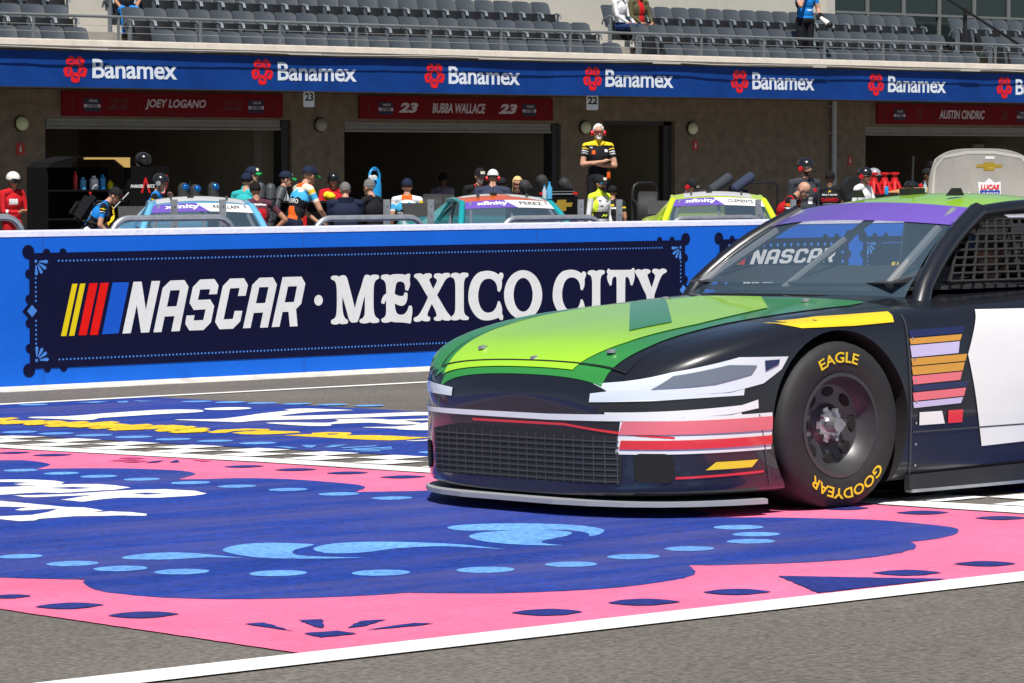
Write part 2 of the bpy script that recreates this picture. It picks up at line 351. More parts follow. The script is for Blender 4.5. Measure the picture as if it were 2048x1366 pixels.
tri = [[(1556, 1155), (1640, 1156.5), (1770, 1159), (1893, 1161), (1770, 1174.5), (1635.5, 1189.3), (1600, 1173)],
       c0([(1000, 515), (1080, 510), (1110, 518), (1200, 545), (1120, 532)]), c0([(1222, 499), (1320, 497), (1325, 532), (1290, 525)]), c0([(1418, 532), (1480, 502), (1580, 497), (1500, 522)]),
       c0([(1500, 540), (1690, 511), (1785, 512), (1700, 523)]), c0([(1240, 553), (1380, 543), (1465, 555), (1315, 570)]),
       c1([(1185, 565), (1250, 552), (1350, 543), (1290, 562)]), c1([(1390, 560), (1450, 538), (1475, 558), (1430, 563)])]
def lens(px, py, hw, hh):
    c = G(px, py); r = (G(px+hw, py)-c).length; v = (c-CAM).xy.normalized(); u = Vector((v.y, -v.x)); out = []
    for s in (1, -1):
        for k in range(12):
            t = s*(1-2*k/12); q = c.xy+u*(r*t)+v*(s*-1*r*.80*(1-t*t)); out.append(tuple(q))
    return out
gsh('navy_flourish', [lens(*q) for q in nd]+[gpx(q) for q in tri], navy, 3)
gsh('magenta_flourish', [gpx(c1(q)) for q in ([(870, 548), (1000, 541), (1180, 541), (1000, 551)], [(960, 528), (1060, 520), (1200, 528), (1060, 534)], [(1000, 560), (1120, 552), (1230, 549), (1110, 562)], [(1560, 540), (1640, 543), (1740, 550), (1650, 553)])], dpink, 3)
c3 = crop(0, 900, .2441)
wt = [c1([(228, 192), (300, 186), (560, 180), (900, 155), (1300, 130), (1600, 128), (1668, 138), (1600, 150), (1300, 165), (900, 190), (820, 195), (760, 210), (640, 213), (500, 205), (300, 198)]),
      [(349, 841), (431, 840), (480, 835), (529, 828), (577.6, 823), (568, 820.7, 1), (607, 818.8), (651, 820), (709.5, 822, 1), (663, 824), (602, 827.8), (560.6, 834), (626.5, 832.7), (724, 830), (809.5, 826.6), (846, 826), (934, 829.5, 1), (895, 831), (797, 834), (651, 839.6), (529, 842.5), (480, 846), (460, 845.7), (407, 844)],
      c2([(215, 238), (400, 232), (700, 235), (800, 222), (780, 210, 1), (950, 202), (1150, 205), (1250, 210), (1500, 203), (1900, 190), (1900, 200), (1500, 215), (1350, 219), (1500, 240), (1400, 248), (1250, 248), (1060, 235), (760, 246), (750, 258), (650, 262), (500, 258)]),
      c2([(1000, 273), (1250, 268), (1420, 255), (1500, 237), (1650, 225), (1890, 207), (1890, 240), (1720, 265), (1620, 292), (1500, 297), (1300, 290), (1270, 283)]),
      c2([(1360, 383), (1500, 377), (1700, 355), (1880, 358), (1920, 380), (1850, 400), (1600, 394), (1590, 380), (1450, 386)])]
wt2 = [(c3([(-900, 255), (0, 253), (250, 252), (450, 262), (528, 275), (490, 290), (300, 300), (180, 300), (115, 290), (240, 280), (100, 272), (-900, 275)]), []),
       (c3([(-900, 330), (0, 315), (150, 310), (350, 298), (600, 290), (800, 290), (950, 300), (1065, 318), (950, 335), (700, 350), (500, 362), (300, 359), (0, 378), (-900, 400)]), [c3([(380, 322), (600, 313), (780, 322), (600, 332)])]),
       (c3([(110, 383), (300, 380), (600, 370), (900, 348), (1100, 338), (1350, 332), (1600, 345), (1690, 368), (1600, 385), (1300, 402), (1000, 400), (850, 412), (680, 435), (500, 418), (600, 405), (770, 380), (500, 388), (300, 398), (200, 397)]), [c3([(1075, 368), (1200, 360), (1350, 368), (1200, 378)])]),
       (c3([(-900, 425), (0, 428), (250, 450), (550, 480), (700, 483), (845, 508), (800, 515), (650, 530), (900, 515), (1060, 520), (1200, 535), (1195, 550), (1000, 548), (600, 555), (330, 575), (280, 590), (150, 595), (0, 578), (-900, 570), (-900, 560), (0, 555), (250, 545), (400, 520), (480, 490), (300, 500), (180, 508), (120, 500), (230, 480), (0, 475), (-900, 470)]), [])]
gsh('white_script', [gpx(spline(q, 4)) for q in wt]+gdots([(455.5, 819, 45, 0), (916, 863, 30, 0)])+[(gpx(a), [gpx(h) for h in b]) for a, b in wt2], white, 3)
# yellow italic lettering running along the start line
rnd = random.Random(3); yl = []
for k in range(64):
    t = k/63; cx = -330+720*t; cy = 829+33*t+rnd.uniform(-4.2, 4.2); hl = rnd.uniform(24, 46); sl_ = rnd.uniform(.035, .075); th_ = rnd.uniform(2.0, 3.0)
    yl.append(gpx([(cx-hl, cy+hl*sl_), (cx-hl*.6, cy+hl*.6*sl_-th_), (cx+hl*.6, cy-hl*.6*sl_-th_), (cx+hl, cy-hl*sl_), (cx+hl*.6, cy-hl*.6*sl_+th_), (cx-hl*.6, cy+hl*.6*sl_+th_)]))
cy4 = crop(400, 840, .2734)
YW = [(cy4([(50, 95), (140, 78), (330, 69), (500, 72), (515, 82), (440, 85), (400, 81), (250, 87), (190, 99), (90, 101)]), []), (cy4([(230, 100), (330, 89), (520, 84), (720, 90), (735, 98), (600, 107), (420, 113), (300, 109)]), []),
      (cy4([(610, 118), (720, 112), (820, 109), (820, 101), (940, 94), (1100, 98), (1110, 108), (1060, 118), (1290, 118), (1420, 122), (1540, 130), (1690, 133), (1600, 141), (1500, 151), (1380, 155), (1200, 150), (1040, 141), (880, 132), (750, 126)]), [cy4([(930, 107), (1010, 104), (1000, 112), (940, 114)])])]
me = MB()
for i, q in enumerate(yl): me.add([(p[0], p[1], -TS*p[1]+.0055+.0004*(i % 9)) for p in q], [tuple(range(6))])
v_ = flat([(gpx(a), [gpx(h) for h in hs]) for a, hs in YW]); me.add([(p[0], p[1], -TS*p[1]+.0055) for p in v_[0]], v_[1])
yo = me.build('yellow_lettering', yellow, ground, weld=False)
for f in yo.data.polygons:
    if f.normal.z < 0: f.flip()
# ---------------------------------------------------------------- pit wall with its murals
def wallpaint(name, c, rough=.5):
    return mat(name, c, rough=rough, spec=.15, var=.08, scale=2.2, bump=.12, bscale=14)
m_wblue = wallpaint('wall_blue', (.010, .135, .70)); m_wnavy = wallpaint('wall_navy', (.004, .005, .034)); m_wwhite = wallpaint('wall_white', (.78, .79, .82))
m_wlb = wallpaint('wall_light_blue', (.07, .24, .74)); m_cop = mat('wall_coping', (.62, .63, .80), .55, var=.10, scale=5, bump=.3, bscale=25)
m_wyel = wallpaint('wall_yellow', (.80, .62, .01)); m_wred = wallpaint('wall_red', (.80, .010, .008)); m_wb2 = wallpaint('wall_bar_blue', (.01, .10, .62))
m_conc = mat('concrete', (.42, .40, .36), .85, var=.18, scale=3, bump=.4, bscale=40)
WH = 1.195
pw = empty('pit_wall', (0, 0, 0), 'long blue painted concrete pit wall carrying navy lettered murals', 'wall')
mb = MB(); mb.prism([(0.0, .0), (.0, WH-.042), (.30, WH-.042), (.30, -.1), (.02, -.1)], -10, 90, 'x'); mb.build('wall', m_wblue, pw)
mb = MB(); xx = -10; rn = random.Random(2)
mb.prism([(-.004, WH-.044), (.006, WH-.006), (.02, WH), (.29, WH), (.304, WH-.012), (.304, WH-.044)], -10, 90, 'x'); mb.build('coping', m_cop, pw)
mb = MB(); mb.prism([(-.22, -.05), (-.22, .008), (-.05, .012), (-.001, .03), (-.001, -.05)], -10, 90, 'x'); mb.build('wall_footing', mat('pale_footing', (.60, .58, .50), .9, var=.35, scale=6, bump=.4, bscale=40), pw)
mb = MB()
for x in np.arange(-8, 90, 2.44): mb.bbox((x, -.0025, .03), (x+.006, .0, WH-.045))
mb.build('joint', mat('wall_joint', (.01, .08, .40), .8), pw)
def wp(l): 
    out = []
    for p in l:
        q = W(p[0], p[1]); out.append((q.x, q.z)+tuple(p[2:]))
    return out
def wallfn(lv, dx=0.0): return lambda x, z: (x+dx, -.0027*lv, z)
UPF = Vector((0, -1, 0))
k1 = crop(30, 470, .21956); k2 = crop(230, 540, .10254); k3 = crop(420, 530, .10254); k4 = crop(640, 530, .10254); k5 = crop(820, 530, .13672); k6 = crop(1080, 530, .13672)
# letter outlines
NAS = [(k2([(350, 230), (510, 225), (592, 780), (705, 215), (870, 212), (655, 1215), (498, 1222), (415, 680), (298, 1230), (135, 1240)]), []),
       (k2([(1070, 205), (1345, 195), (1425, 325), (1250, 1190), (1088, 1197), (1150, 898), (958, 908), (897, 1208), (740, 1215), (920, 350)]), [k2([(1068, 398), (1257, 390), (1190, 706), (1003, 715)])]),
       (k2([(1650, 185), (1930, 175), (2010, 300), (1980, 468), (1822, 475), (1845, 372), (1650, 380), (1607, 583), (1848, 573), (1925, 705), (1862, 1020), (1715, 1170), (1440, 1180), (1360, 1050), (1385, 888), (1543, 882), (1523, 985), (1712, 975), (1757, 765), (1525, 780), (1442, 640), (1510, 330)]), []),
       (k3([(380, 265), (655, 257), (730, 390), (685, 598), (535, 605), (567, 448), (382, 455), (255, 1060), (437, 1050), (470, 895), (622, 893), (580, 1100), (437, 1242), (175, 1253), (88, 1110), (240, 410)]), []),
       (k3([(955, 248), (1218, 240), (1295, 378), (1118, 1217), (965, 1222), (1025, 925), (842, 935), (780, 1227), (632, 1233), (815, 385)]), [k3([(950, 433), (1132, 428), (1065, 740), (887, 747)])]),
       (k3([(1405, 237), (1775, 225), (1850, 360), (1770, 755), (1668, 860), (1698, 1193), (1548, 1200), (1520, 910), (1405, 915), (1345, 1203), (1193, 1210)]), [k3([(1512, 418), (1688, 412), (1627, 720), (1447, 728)])])]
gM = [(207, 230), (235, 212), (290, 205), (340, 213), (368, 228, 1), (395, 207), (440, 198), (490, 212), (520, 260), (545, 350), (600, 560), (670, 845, 1), (720, 640), (790, 430), (835, 270), (865, 205), (900, 190), (940, 195), (968, 213, 1), (1000, 195), (1050, 187), (1100, 190), (1135, 203), (1142, 235), (1135, 265), (1090, 290), (1060, 330), (1042, 400), (1035, 560), (1035, 800), (1042, 900), (1060, 980), (1100, 1030), (1140, 1055), (1145, 1085), (1135, 1115), (1080, 1130), (1010, 1130), (960, 1112, 1), (920, 1130), (850, 1138), (790, 1130), (763, 1110), (762, 1075), (775, 1060), (820, 1035), (850, 990), (862, 920), (865, 760), (862, 600, 1), (830, 720), (780, 930), (735, 1080), (710, 1113), (650, 1122), (600, 1118), (570, 1085), (545, 1030), (500, 860), (430, 620, 1), (425, 760), (435, 900), (455, 990), (490, 1045), (530, 1070), (537, 1110), (525, 1138), (470, 1150), (410, 1152), (370, 1135, 1), (330, 1155), (270, 1160), (225, 1148), (205, 1130), (207, 1085), (230, 1065), (275, 1035), (300, 990), (313, 900), (318, 760), (318, 540), (310, 420), (295, 345), (265, 305), (215, 280), (203, 262)]
gE = [(1180, 225), (1195, 198), (1250, 185), (1310, 183), (1360, 203, 1), (1400, 185), (1500, 175), (1600, 180), (1655, 193, 1), (1680, 178), (1720, 168), (1748, 182), (1745, 240), (1738, 285, 1), (1748, 370), (1735, 430), (1705, 505, 1), (1650, 485, 1), (1645, 400), (1620, 345), (1570, 322), (1520, 325), (1490, 345), (1470, 390), (1458, 470), (1445, 560, 1), (1500, 590), (1570, 605), (1615, 595), (1630, 560), (1640, 530, 1), (1695, 545, 1), (1698, 590), (1690, 670), (1660, 750), (1610, 790), (1560, 795), (1500, 775), (1450, 750, 1), (1455, 830), (1475, 910), (1510, 955), (1570, 970), (1630, 955), (1680, 905), (1710, 840), (1722, 795, 1), (1775, 790, 1), (1790, 850), (1790, 930), (1775, 1025, 1), (1772, 1080), (1755, 1140, 1), (1710, 1135, 1), (1600, 1120), (1450, 1115), (1375, 1100, 1), (1330, 1118), (1260, 1125), (1205, 1112), (1188, 1085), (1190, 1050), (1240, 1020), (1270, 975), (1280, 900), (1280, 800), (1280, 690, 1), (1258, 720), (1245, 762, 1), (1183, 742, 1), (1195, 670), (1230, 595), (1283, 555, 1), (1280, 450), (1270, 370), (1245, 310), (1185, 268)]
gX = [(52, 155), (65, 135), (110, 123), (155, 125), (188, 142, 1), (215, 127), (260, 120), (300, 128), (310, 150), (308, 180), (280, 205), (280, 235), (332, 350, 1), (380, 250), (382, 215), (345, 180), (343, 150), (360, 128), (410, 120), (460, 133, 1), (490, 118), (540, 115), (575, 125), (580, 175, 1), (540, 190), (500, 235), (440, 345), (388, 440, 1), (450, 545), (530, 680), (578, 738), (592, 765), (590, 795), (560, 812), (500, 810), (465, 795, 1), (430, 815), (375, 815), (345, 800), (343, 770), (375, 750), (380, 720), (350, 640), (310, 570, 1), (280, 635), (250, 710), (252, 745), (285, 765), (285, 805), (260, 822), (205, 822), (165, 808, 1), (130, 826), (80, 830), (48, 812), (47, 780), (60, 768), (120, 730), (175, 640), (225, 540), (255, 470, 1), (200, 380), (140, 275), (90, 205), (55, 180)]
gI = [(588, 145), (600, 128), (640, 113), (690, 115), (718, 133, 1), (745, 115), (790, 110), (840, 120), (847, 150), (840, 168), (805, 190), (788, 230), (780, 310), (780, 620), (785, 690), (805, 730), (850, 765), (850, 790), (830, 803), (770, 805), (718, 790, 1), (690, 805), (640, 810), (605, 803), (592, 785), (600, 755), (635, 720), (650, 670), (655, 600), (655, 320), (648, 240), (630, 195), (590, 175)]
gC = [(845, 460), (860, 330), (910, 200), (990, 115), (1080, 88), (1160, 86), (1230, 105), (1290, 140, 1), (1305, 115), (1335, 112), (1358, 135), (1355, 180), (1335, 225, 1), (1337, 290), (1325, 350), (1300, 395, 1), (1272, 375, 1), (1265, 310), (1235, 245), (1190, 210), (1140, 200), (1080, 215), (1030, 270), (1000, 360), (990, 450), (1000, 550), (1035, 635), (1085, 685), (1140, 697), (1200, 680), (1245, 630), (1268, 570), (1275, 535, 1), (1300, 525, 1), (1325, 580), (1340, 650), (1338, 710, 1), (1355, 750), (1350, 800, 1), (1315, 805, 1), (1285, 770, 1), (1220, 795), (1130, 810), (1040, 800), (960, 750), (895, 660), (855, 560)]
gT = [(968, 95), (985, 60), (1003, 52), (1010, 68, 1), (1060, 72), (1300, 70), (1335, 62, 1), (1345, 45), (1370, 48), (1378, 80), (1375, 120, 1), (1375, 190), (1345, 298, 1), (1315, 292, 1), (1300, 215), (1270, 175), (1245, 185), (1240, 240), (1238, 560), (1248, 620), (1290, 690), (1290, 720), (1230, 735), (1180, 722, 1), (1130, 738), (1070, 730), (1062, 700), (1100, 660), (1112, 600), (1112, 240), (1105, 180), (1075, 172), (1050, 210), (1040, 290, 1), (1018, 305, 1), (985, 240), (972, 170), (985, 135, 1)]
gY = [(1380, 95), (1400, 70), (1440, 62), (1480, 75, 1), (1510, 60), (1570, 60), (1605, 80), (1605, 110), (1570, 135), (1568, 165), (1625, 330, 1), (1670, 190), (1670, 140), (1635, 105), (1635, 75), (1660, 55), (1710, 58), (1740, 72, 1), (1770, 52), (1815, 55), (1845, 75), (1840, 105), (1790, 135), (1750, 200), (1700, 340), (1665, 450), (1665, 600), (1680, 660), (1720, 700), (1715, 730), (1660, 735), (1607, 722, 1), (1560, 738), (1500, 730), (1495, 700), (1535, 665), (1548, 610), (1548, 455), (1500, 350), (1440, 210), (1405, 150)]
def sp(k, g): return wp(spline(k(g), 4))
MEX = [sp(k4, gM), sp(k4, gE), sp(k5, gX), sp(k5, gI), sp(k5, gC), (wp(k5(ellipse(1647, 437, 279, 362, 48))), [wp(k5(ellipse(1647, 435, 140, 247, 40)))])]
CIT = [sp(k6, [(178+(p[0]-845)*.95, 70+(p[1]-86)*.978)+tuple(p[2:]) for p in gC]), sp(k6, [(690+(p[0]-588)*.962, 72+(p[1]-110)*.955)+tuple(p[2:]) for p in gI]), sp(k6, gT), sp(k6, gY)]
NASW = [(wp(a), [wp(h) for h in b]) for a, b in NAS]
YB = [wp(k1(q)) for q in ([(517, 445), (565, 443), (463, 920), (414, 920)], [(588, 443), (637, 441), (536, 917), (487, 918)])]
RB = [wp(k1(q)) for q in ([(672, 440), (750, 437), (648, 912), (574, 914)], [(773, 436), (850, 434), (750, 909), (676, 911)])]
BB = [wp([(224.3, 565), (257.2, 564.3), (236.2, 666.6), (203, 668.7)])]
px0 = W(58.3, 620).x; px1 = W(1369.6, 516).x; pz1 = W(121, 504).z-.004; pz0 = W(122, 735).z
def border(x0, x1, z0, z1, r=.0525, small=False):
    sh = []
    cx = r*.95; H = z1-z0
    for sx, xe in ((1, x0), (-1, x1)):
        for sz, ze in ((1, z0), (-1, z1)):
            sh.append(ellipse(xe-sx*.006, ze-sz*.01, r, r, 28))
            for k, a in ((.155, .032), (.30, .032)): sh.append(ellipse(xe+sx*k, ze, a, a, 20))
            for k in (.155, .345): sh.append(ellipse(xe, ze+sz*(k*H/.87), .035, .035, 20))
        zm = (z0+z1)/2; d = .062; sh.append([(xe-sx*d, zm), (xe, zm+d), (xe+sx*d*.4, zm), (xe, zm-d)])
    return sh
def dots(x0, x1, z0, z1):
    sh = []
    n = int((x1-x0-.5)/.0335)
    for k in range(n):
        for z in (z0+.062, z1-.062): sh.append(ellipse(x0+.26+k*.0335+.01*0, z, .0082, .0082, 8))
    zm = (z0+z1)/2; H = z1-z0
    for sx, xe in ((1, x0), (-1, x1)):
        for k in range(6):
            for s in (-1, 1): sh.append(ellipse(xe+sx*.055, zm+s*(.075+k*.0345), .0085, .0085, 8))
        d = .044; sh.append([(xe+sx*(.022-d), zm), (xe+sx*.022, zm+d*1.05), (xe+sx*(.022+d), zm), (xe+sx*.022, zm-d*1.05)])
        for sz, ze in ((1, z0), (-1, z1)):
            ox, oz = xe+sx*.058, ze+sz*.062
            sh.append(rect(ox-.010, ox+.010, oz-.011, oz+.011))
            for a in (3, 33, 60, 88):
                u = Vector((math.cos(rad(a))*sx, math.sin(rad(a))*sz)); v = Vector((-u.y, u.x)); o = Vector((ox, oz))
                L = .105
                sh.append([tuple(o+u*.028+v*.004), tuple(o+u*(L-.012)+v*.014), tuple(o+u*L+v*.008), tuple(o+u*(L+.002)), tuple(o+u*L-v*.008), tuple(o+u*(L-.012)-v*.014), tuple(o+u*.028-v*.004)])
    return sh
def mural(dx):
    p = sheet('mural_panel', flat([rect(px0, px1, pz0, pz1)]), lambda x, z: (x+dx, -.0048, z), m_wnavy, pw, UPF)
    sheet('scalloped_edge', flat(border(px0, px1, pz0, pz1)), lambda x, z: (x+dx, -.0036, z), m_wnavy, p, UPF)
    sheet('border_ornament', flat(dots(px0, px1, pz0, pz1)), wallfn(2.6, dx), m_wlb, p, UPF)
    sheet('lettering', flat(NASW+MEX+CIT+[ellipse(W(636, 600.5).x, W(636, 600.5).z, .043, .043, 24)]), wallfn(2.6, dx), m_wwhite, p, UPF)
    sheet('yellow_bar', flat(YB), wallfn(2.6, dx), m_wyel, p, UPF); sheet('red_bar', flat(RB), wallfn(2.6, dx), m_wred, p, UPF); sheet('blue_bar', flat(BB), wallfn(2.6, dx), m_wb2, p, UPF)
mural(0.0)
dx3 = W(1787, 560).x-W(150, 568).x
mural(dx3); mural(-(dx3))
# small square mural between the long ones
sx0 = W(1438, 520).x; sx1 = sx0+1.62
p = sheet('mural_panel', flat([rect(sx0, sx1, pz0, pz1)]), lambda x, z: (x, -.0048, z), m_wnavy, pw, UPF)
sheet('scalloped_edge', flat(border(sx0, sx1, pz0, pz1)), lambda x, z: (x, -.0036, z), m_wnavy, p, UPF)
sheet('border_ornament', flat([ellipse(x, z, .016, .016, 10) for x in np.arange(sx0+.12, sx1-.08, .085) for z in (pz0+.06, pz1-.06)]+[ellipse(x, z, .016, .016, 10) for z in np.arange(pz0+.14, pz1-.1, .085) for x in (sx0+.08, sx1-.08)]), wallfn(2.6), m_wlb, p, UPF)
tx0 = W(1495, 520).x
def sub(loops, a0, a1, b0, b1):
    return fit(flat(loops), a0, a1, b0, b1)
v = merge(sub(NASW, tx0+.02, sx1-.16, .80, .93), sub(MEX, sx0+.26, sx1-.2, .56, .72), sub(CIT, sx0+.52, sx1-.5, .43, .52))
sheet('lettering', v, wallfn(2.6), m_wwhite, p, UPF)
sheet('yellow_bar', sub(YB, sx0+.2, sx0+.26, .80, .93), wallfn(2.6), m_wyel, p, UPF); sheet('red_bar', sub(RB, sx0+.245, sx0+.335, .80, .93), wallfn(2.6), m_wred, p, UPF)
# ---------------------------------------------------------------- pit building: garages, terrace, stands
YB_, YF = 27.0, 29.0                        # banner plane, garage front plane
def stone(name, c):
    m = bpy.data.materials.new(name); m.use_nodes = True; n = m.node_tree; b = n.nodes['Principled BSDF']; b.inputs['Roughness'].default_value = .8
    tc = n.nodes.new('ShaderNodeTexCoord'); mp = n.nodes.new('ShaderNodeMapping'); mp.inputs['Rotation'].default_value = (rad(90), 0, 0)
    br = n.nodes.new('ShaderNodeTexBrick'); br.inputs['Scale'].default_value = 1; br.inputs['Brick Width'].default_value = .95; br.inputs['Row Height'].default_value = .30
    br.inputs['Mortar Size'].default_value = .006; br.inputs['Color1'].default_value = (*c, 1); br.inputs['Color2'].default_value = (c[0]*.90, c[1]*.90, c[2]*.89, 1); br.inputs['Mortar'].default_value = (c[0]*.80, c[1]*.80, c[2]*.80, 1)
    n.links.new(tc.outputs['Object'], mp.inputs[0]); n.links.new(mp.outputs[0], br.inputs['Vector'])
    t = n.nodes.new('ShaderNodeTexNoise'); t.inputs['Scale'].default_value = 5; t.inputs['Detail'].default_value = 6; n.links.new(tc.outputs['Object'], t.inputs['Vector'])
    r = n.nodes.new('ShaderNodeMapRange'); r.inputs[1].default_value = .3; r.inputs[2].default_value = .7; r.inputs[3].default_value = .75; r.inputs[4].default_value = 1.2
    n.links.new(t.outputs['Fac'], r.inputs[0]); mx = n.nodes.new('ShaderNodeVectorMath'); mx.operation = 'SCALE'
    n.links.new(br.outputs['Color'], mx.inputs[0]); n.links.new(r.outputs[0], mx.inputs['Scale']); n.links.new(mx.outputs[0], b.inputs['Base Color'])
    return m
m_stone = stone('stone_cladding', (.185, .138, .095)); m_soff = mat('soffit_plaster', (.20, .165, .125), .9, var=.2, scale=2)
m_room = mat('garage_interior', (.30, .245, .18), .9, var=.15, scale=1.5); m_shut = mat('shutter_metal', (.24, .225, .195), .5, var=.15, scale=4)
m_par = mat('parapet_render', (.50, .455, .395), .85, var=.14, scale=4, bump=.2, bscale=30); m_tread = mat('terrace_concrete', (.36, .33, .29), .9, var=.22, scale=3, bump=.3, bscale=30)
m_dark = mat('dark_frame', (.02, .019, .018), .6); m_beige = mat('beige_wall', (.52, .50, .45), .85, var=.06, scale=2)
m_glass = mat('dark_glass', (.012, .022, .022), .08, spec=.8); m_galv = mat('galvanised_steel', (.50, .52, .53), .42, metal=.75, var=.18, scale=12)
m_black = mat('black_plastic', (.012, .012, .013), .5); m_rub = mat('rubber', (.022, .022, .023), .75, var=.2, scale=20)
m_gsteel = mat('grey_painted_steel', (.38, .40, .42), .45, var=.12, scale=10)
XA, XZ = 22.0, 78.0
TOPF = 2.29; FLO = -.32
def fx(px, y=YF): return W(px, 300, y).x
ops = [(fx(90), fx(583), TOPF+.18), (fx(688), fx(1122), TOPF+.16), (fx(1207), fx(1350), W(1280, 242, YF).z), (fx(1731), fx(1731)+5.9, TOPF+.16), (fx(1731)+7.1, fx(1731)+13, TOPF+.16)]
bd = empty('pit_building', (0, YF, 0), 'stone clad pit garage building carrying an open terrace of seats', 'building')
bd.location = (0, 0, 0)
mb = MB(); x = XA
for a, b, z in ops:
    mb.bbox((x, YF, FLO), (a, YF+.35, 2.97)); mb.bbox((a, YF, z), (b, YF+.35, 2.97)); x = b
mb.bbox((x, YF, FLO), (XZ, YF+.35, 2.97)); mb.build('facade', m_stone, bd)
for i, (a, b, z) in enumerate(ops):
    mb = MB()
    d = 7.5 if i != 2 else 2.2
    mb.bbox((a-.2, YF+d, FLO), (b+.2, YF+d+.1, 2.9)); mb.bbox((a-.3, YF+.36, FLO), (a-.2, YF+d, 2.9)); mb.bbox((b+.2, YF+.36, FLO), (b+.3, YF+d, 2.9)); mb.bbox((a-.3, YF+.36, 2.9), (b+.3, YF+d+.1, 2.96)); mb.build('garage_interior', m_room, bd)
# pale partition seen inside the first garage, post lines in the others
mb = MB(); a = fx(512, YF+1.2); b = fx(575, YF+1.2); mb.bbox((a, YF+1.2, FLO), (b+.1, YF+1.26, 2.6)); mb.bbox((a+.35, YF+1.185, FLO), (a+.37, YF+1.2, 2.6)); mb.bbox((a+.72, YF+1.185, FLO), (a+.75, YF+1.2, 2.6))
mb.build('partition', mat('partition_panel', (.36, .33, .29), .7), bd)
q1 = fx(1103, YF+3); q2 = fx(1950, YF+2); q3 = fx(1860, YF+3)
for lo, hi in (((q1, YF+3, FLO), (q1+.07, YF+3.07, 2.6)), ((q2, YF+2, FLO), (q2+.3, YF+2.1, 2.1)), ((q3, YF+3, 1.6), (q3+1.4, YF+3.1, 1.72))):
    mb = MB(); mb.bbox(lo, hi); mb.build('partition_post', mat('partition_post', (.42, .40, .36), .7), bd)
for i, (a, b, z) in enumerate(ops):
    if i == 2:
        mb = MB(); mb.bbox((a+.0, YF+.1, FLO), (a+.06, YF+.2, z)); mb.bbox((b-.22, YF+.1, FLO), (b-.02, YF+.25, z)); mb.bbox((a, YF+.1, z-.08), (b, YF+.2, z)); mb.build('door_frame', m_dark, bd); continue
    s = MB()
    for k in range(4):
        z0 = z-.006-k*.037; s.bbox((a+.03, YF+.07+.012*(k % 2), z0), (b-.2, YF+.14, z0-.035))
    s.bbox((a+.03, YF+.055, z-.156), (b-.2, YF+.15, z-.19))
    s.build('roller_shutter', m_shut, bd)
    for g0_, g1_ in ((b-.19, b-.03), (a, a+.05)): s = MB(); s.bbox((g0_, YF+.05, FLO), (g1_, YF+.3, z-.02)); s.build('shutter_guide', m_dark, bd)
# soffit slab, beam, parapet
mb = MB(); mb.bbox((XA, YB_+.06, 2.98), (XZ, 40, 3.12)); mb.build('soffit', m_soff, bd)
mb = MB(); mb.bbox((XA, YB_+.05, 3.12), (XZ, YB_+.35, 3.60)); mb.build('edge_beam', m_soff, bd)
mb = MB(); mb.prism([(YB_-.06, 3.60), (YB_-.10, 3.645), (YB_-.06, 3.735), (YB_-.02, 3.755), (YB_+.30, 3.755), (YB_+.30, 3.60)], XA, XZ, 'x'); mb.build('parapet', m_par, bd)
# terrace steps
ROWY = [28.15+.80*k for k in range(3)]; ROWZ = [3.17+.415*k for k in range(3)]
mb = MB()
for k in range(3): mb.bbox((XA, ROWY[k]-.32, 3.1), (XZ, ROWY[k]+.48 if k < 2 else 31.3, ROWZ[k]))
YR = 31.3
ais = [(145, 252, 1), (1197, 1268, 1), (1912, 1972, 1)]
aisx = []
for p0, p1, k in ais:
    YR = 31.3; a = W(p0+14, 40, ROWY[k]).x; b = W(p1-6, 40, ROWY[k]).x; aisx.append((a, b))
    for k in range(2): mb.bbox((a, ROWY[k]+.12, ROWZ[k]-.01), (b, ROWY[k]+.48, ROWZ[k]+.21))
mb.build('terrace', m_tread, bd)
# rear wall and lounge glass
YR = 31.3
gx = W(1660, 30, YR).x
mb = MB(); mb.bbox((XA, YR, 3.1), (gx, YR+.2, 7.5)); mb.build('rear_wall', m_beige, bd)
mb = MB(); mb.bbox((gx, YR+.05, 3.1), (XZ, YR+.1, 7.5)); mb.build('lounge_glass', m_glass, bd)
mb = MB()
for i in range(14):
    x = gx+i*1.15; mb.bbox((x, YR, 3.1), (x+.07, YR+.05, 7.5))
for z in (4.95, 6.1): mb.bbox((gx+.1, YR-.002, z), (XZ, YR+.045, z+.05))
mb.build('mullion', mat('mullion_grey', (.16, .17, .17), .5), bd)
mb = MB(); mb.bbox((gx-.45, YR-.35, 3.1), (gx-.2, YR-.03, 7.5)); mb.build('pillar', m_beige, bd)
# ---------------------------------------------------------------- banner with its repeated emblem
m_bban = mat('banner_blue', (.004, .045, .24), .6, spec=.2, var=.22, scale=1.6, bump=.5, bscale=3, detail=8); m_bred = mat('banner_red', (.80, .006, .012), .5); m_bwh = mat('banner_white', (.74, .80, .90), .55)
z0b, z1b = 2.955, 3.557
ban = MB(); rn = random.Random(4)
def bwave(x, z):
    u = (x-XA)/(XZ-XA); v = (z-z0b)/(z1b-z0b)
    return YB_-.012*math.sin(u*140)*(1-v)-.006*math.sin(u*61+2)-.004*math.sin(u*517+v*6)*(1-v)
ban.grid(lambda u, v: (XA+u*(XZ-XA), bwave(XA+u*(XZ-XA), z0b+v*(z1b-z0b)), z0b+v*(z1b-z0b)), 900, 6)
bo = ban.build('sponsor_banner', m_bban, None, smooth=60)
tag(bo, 'long blue vinyl banner with red flower emblems under the terrace edge', 'banner')
FY = YB_-.021
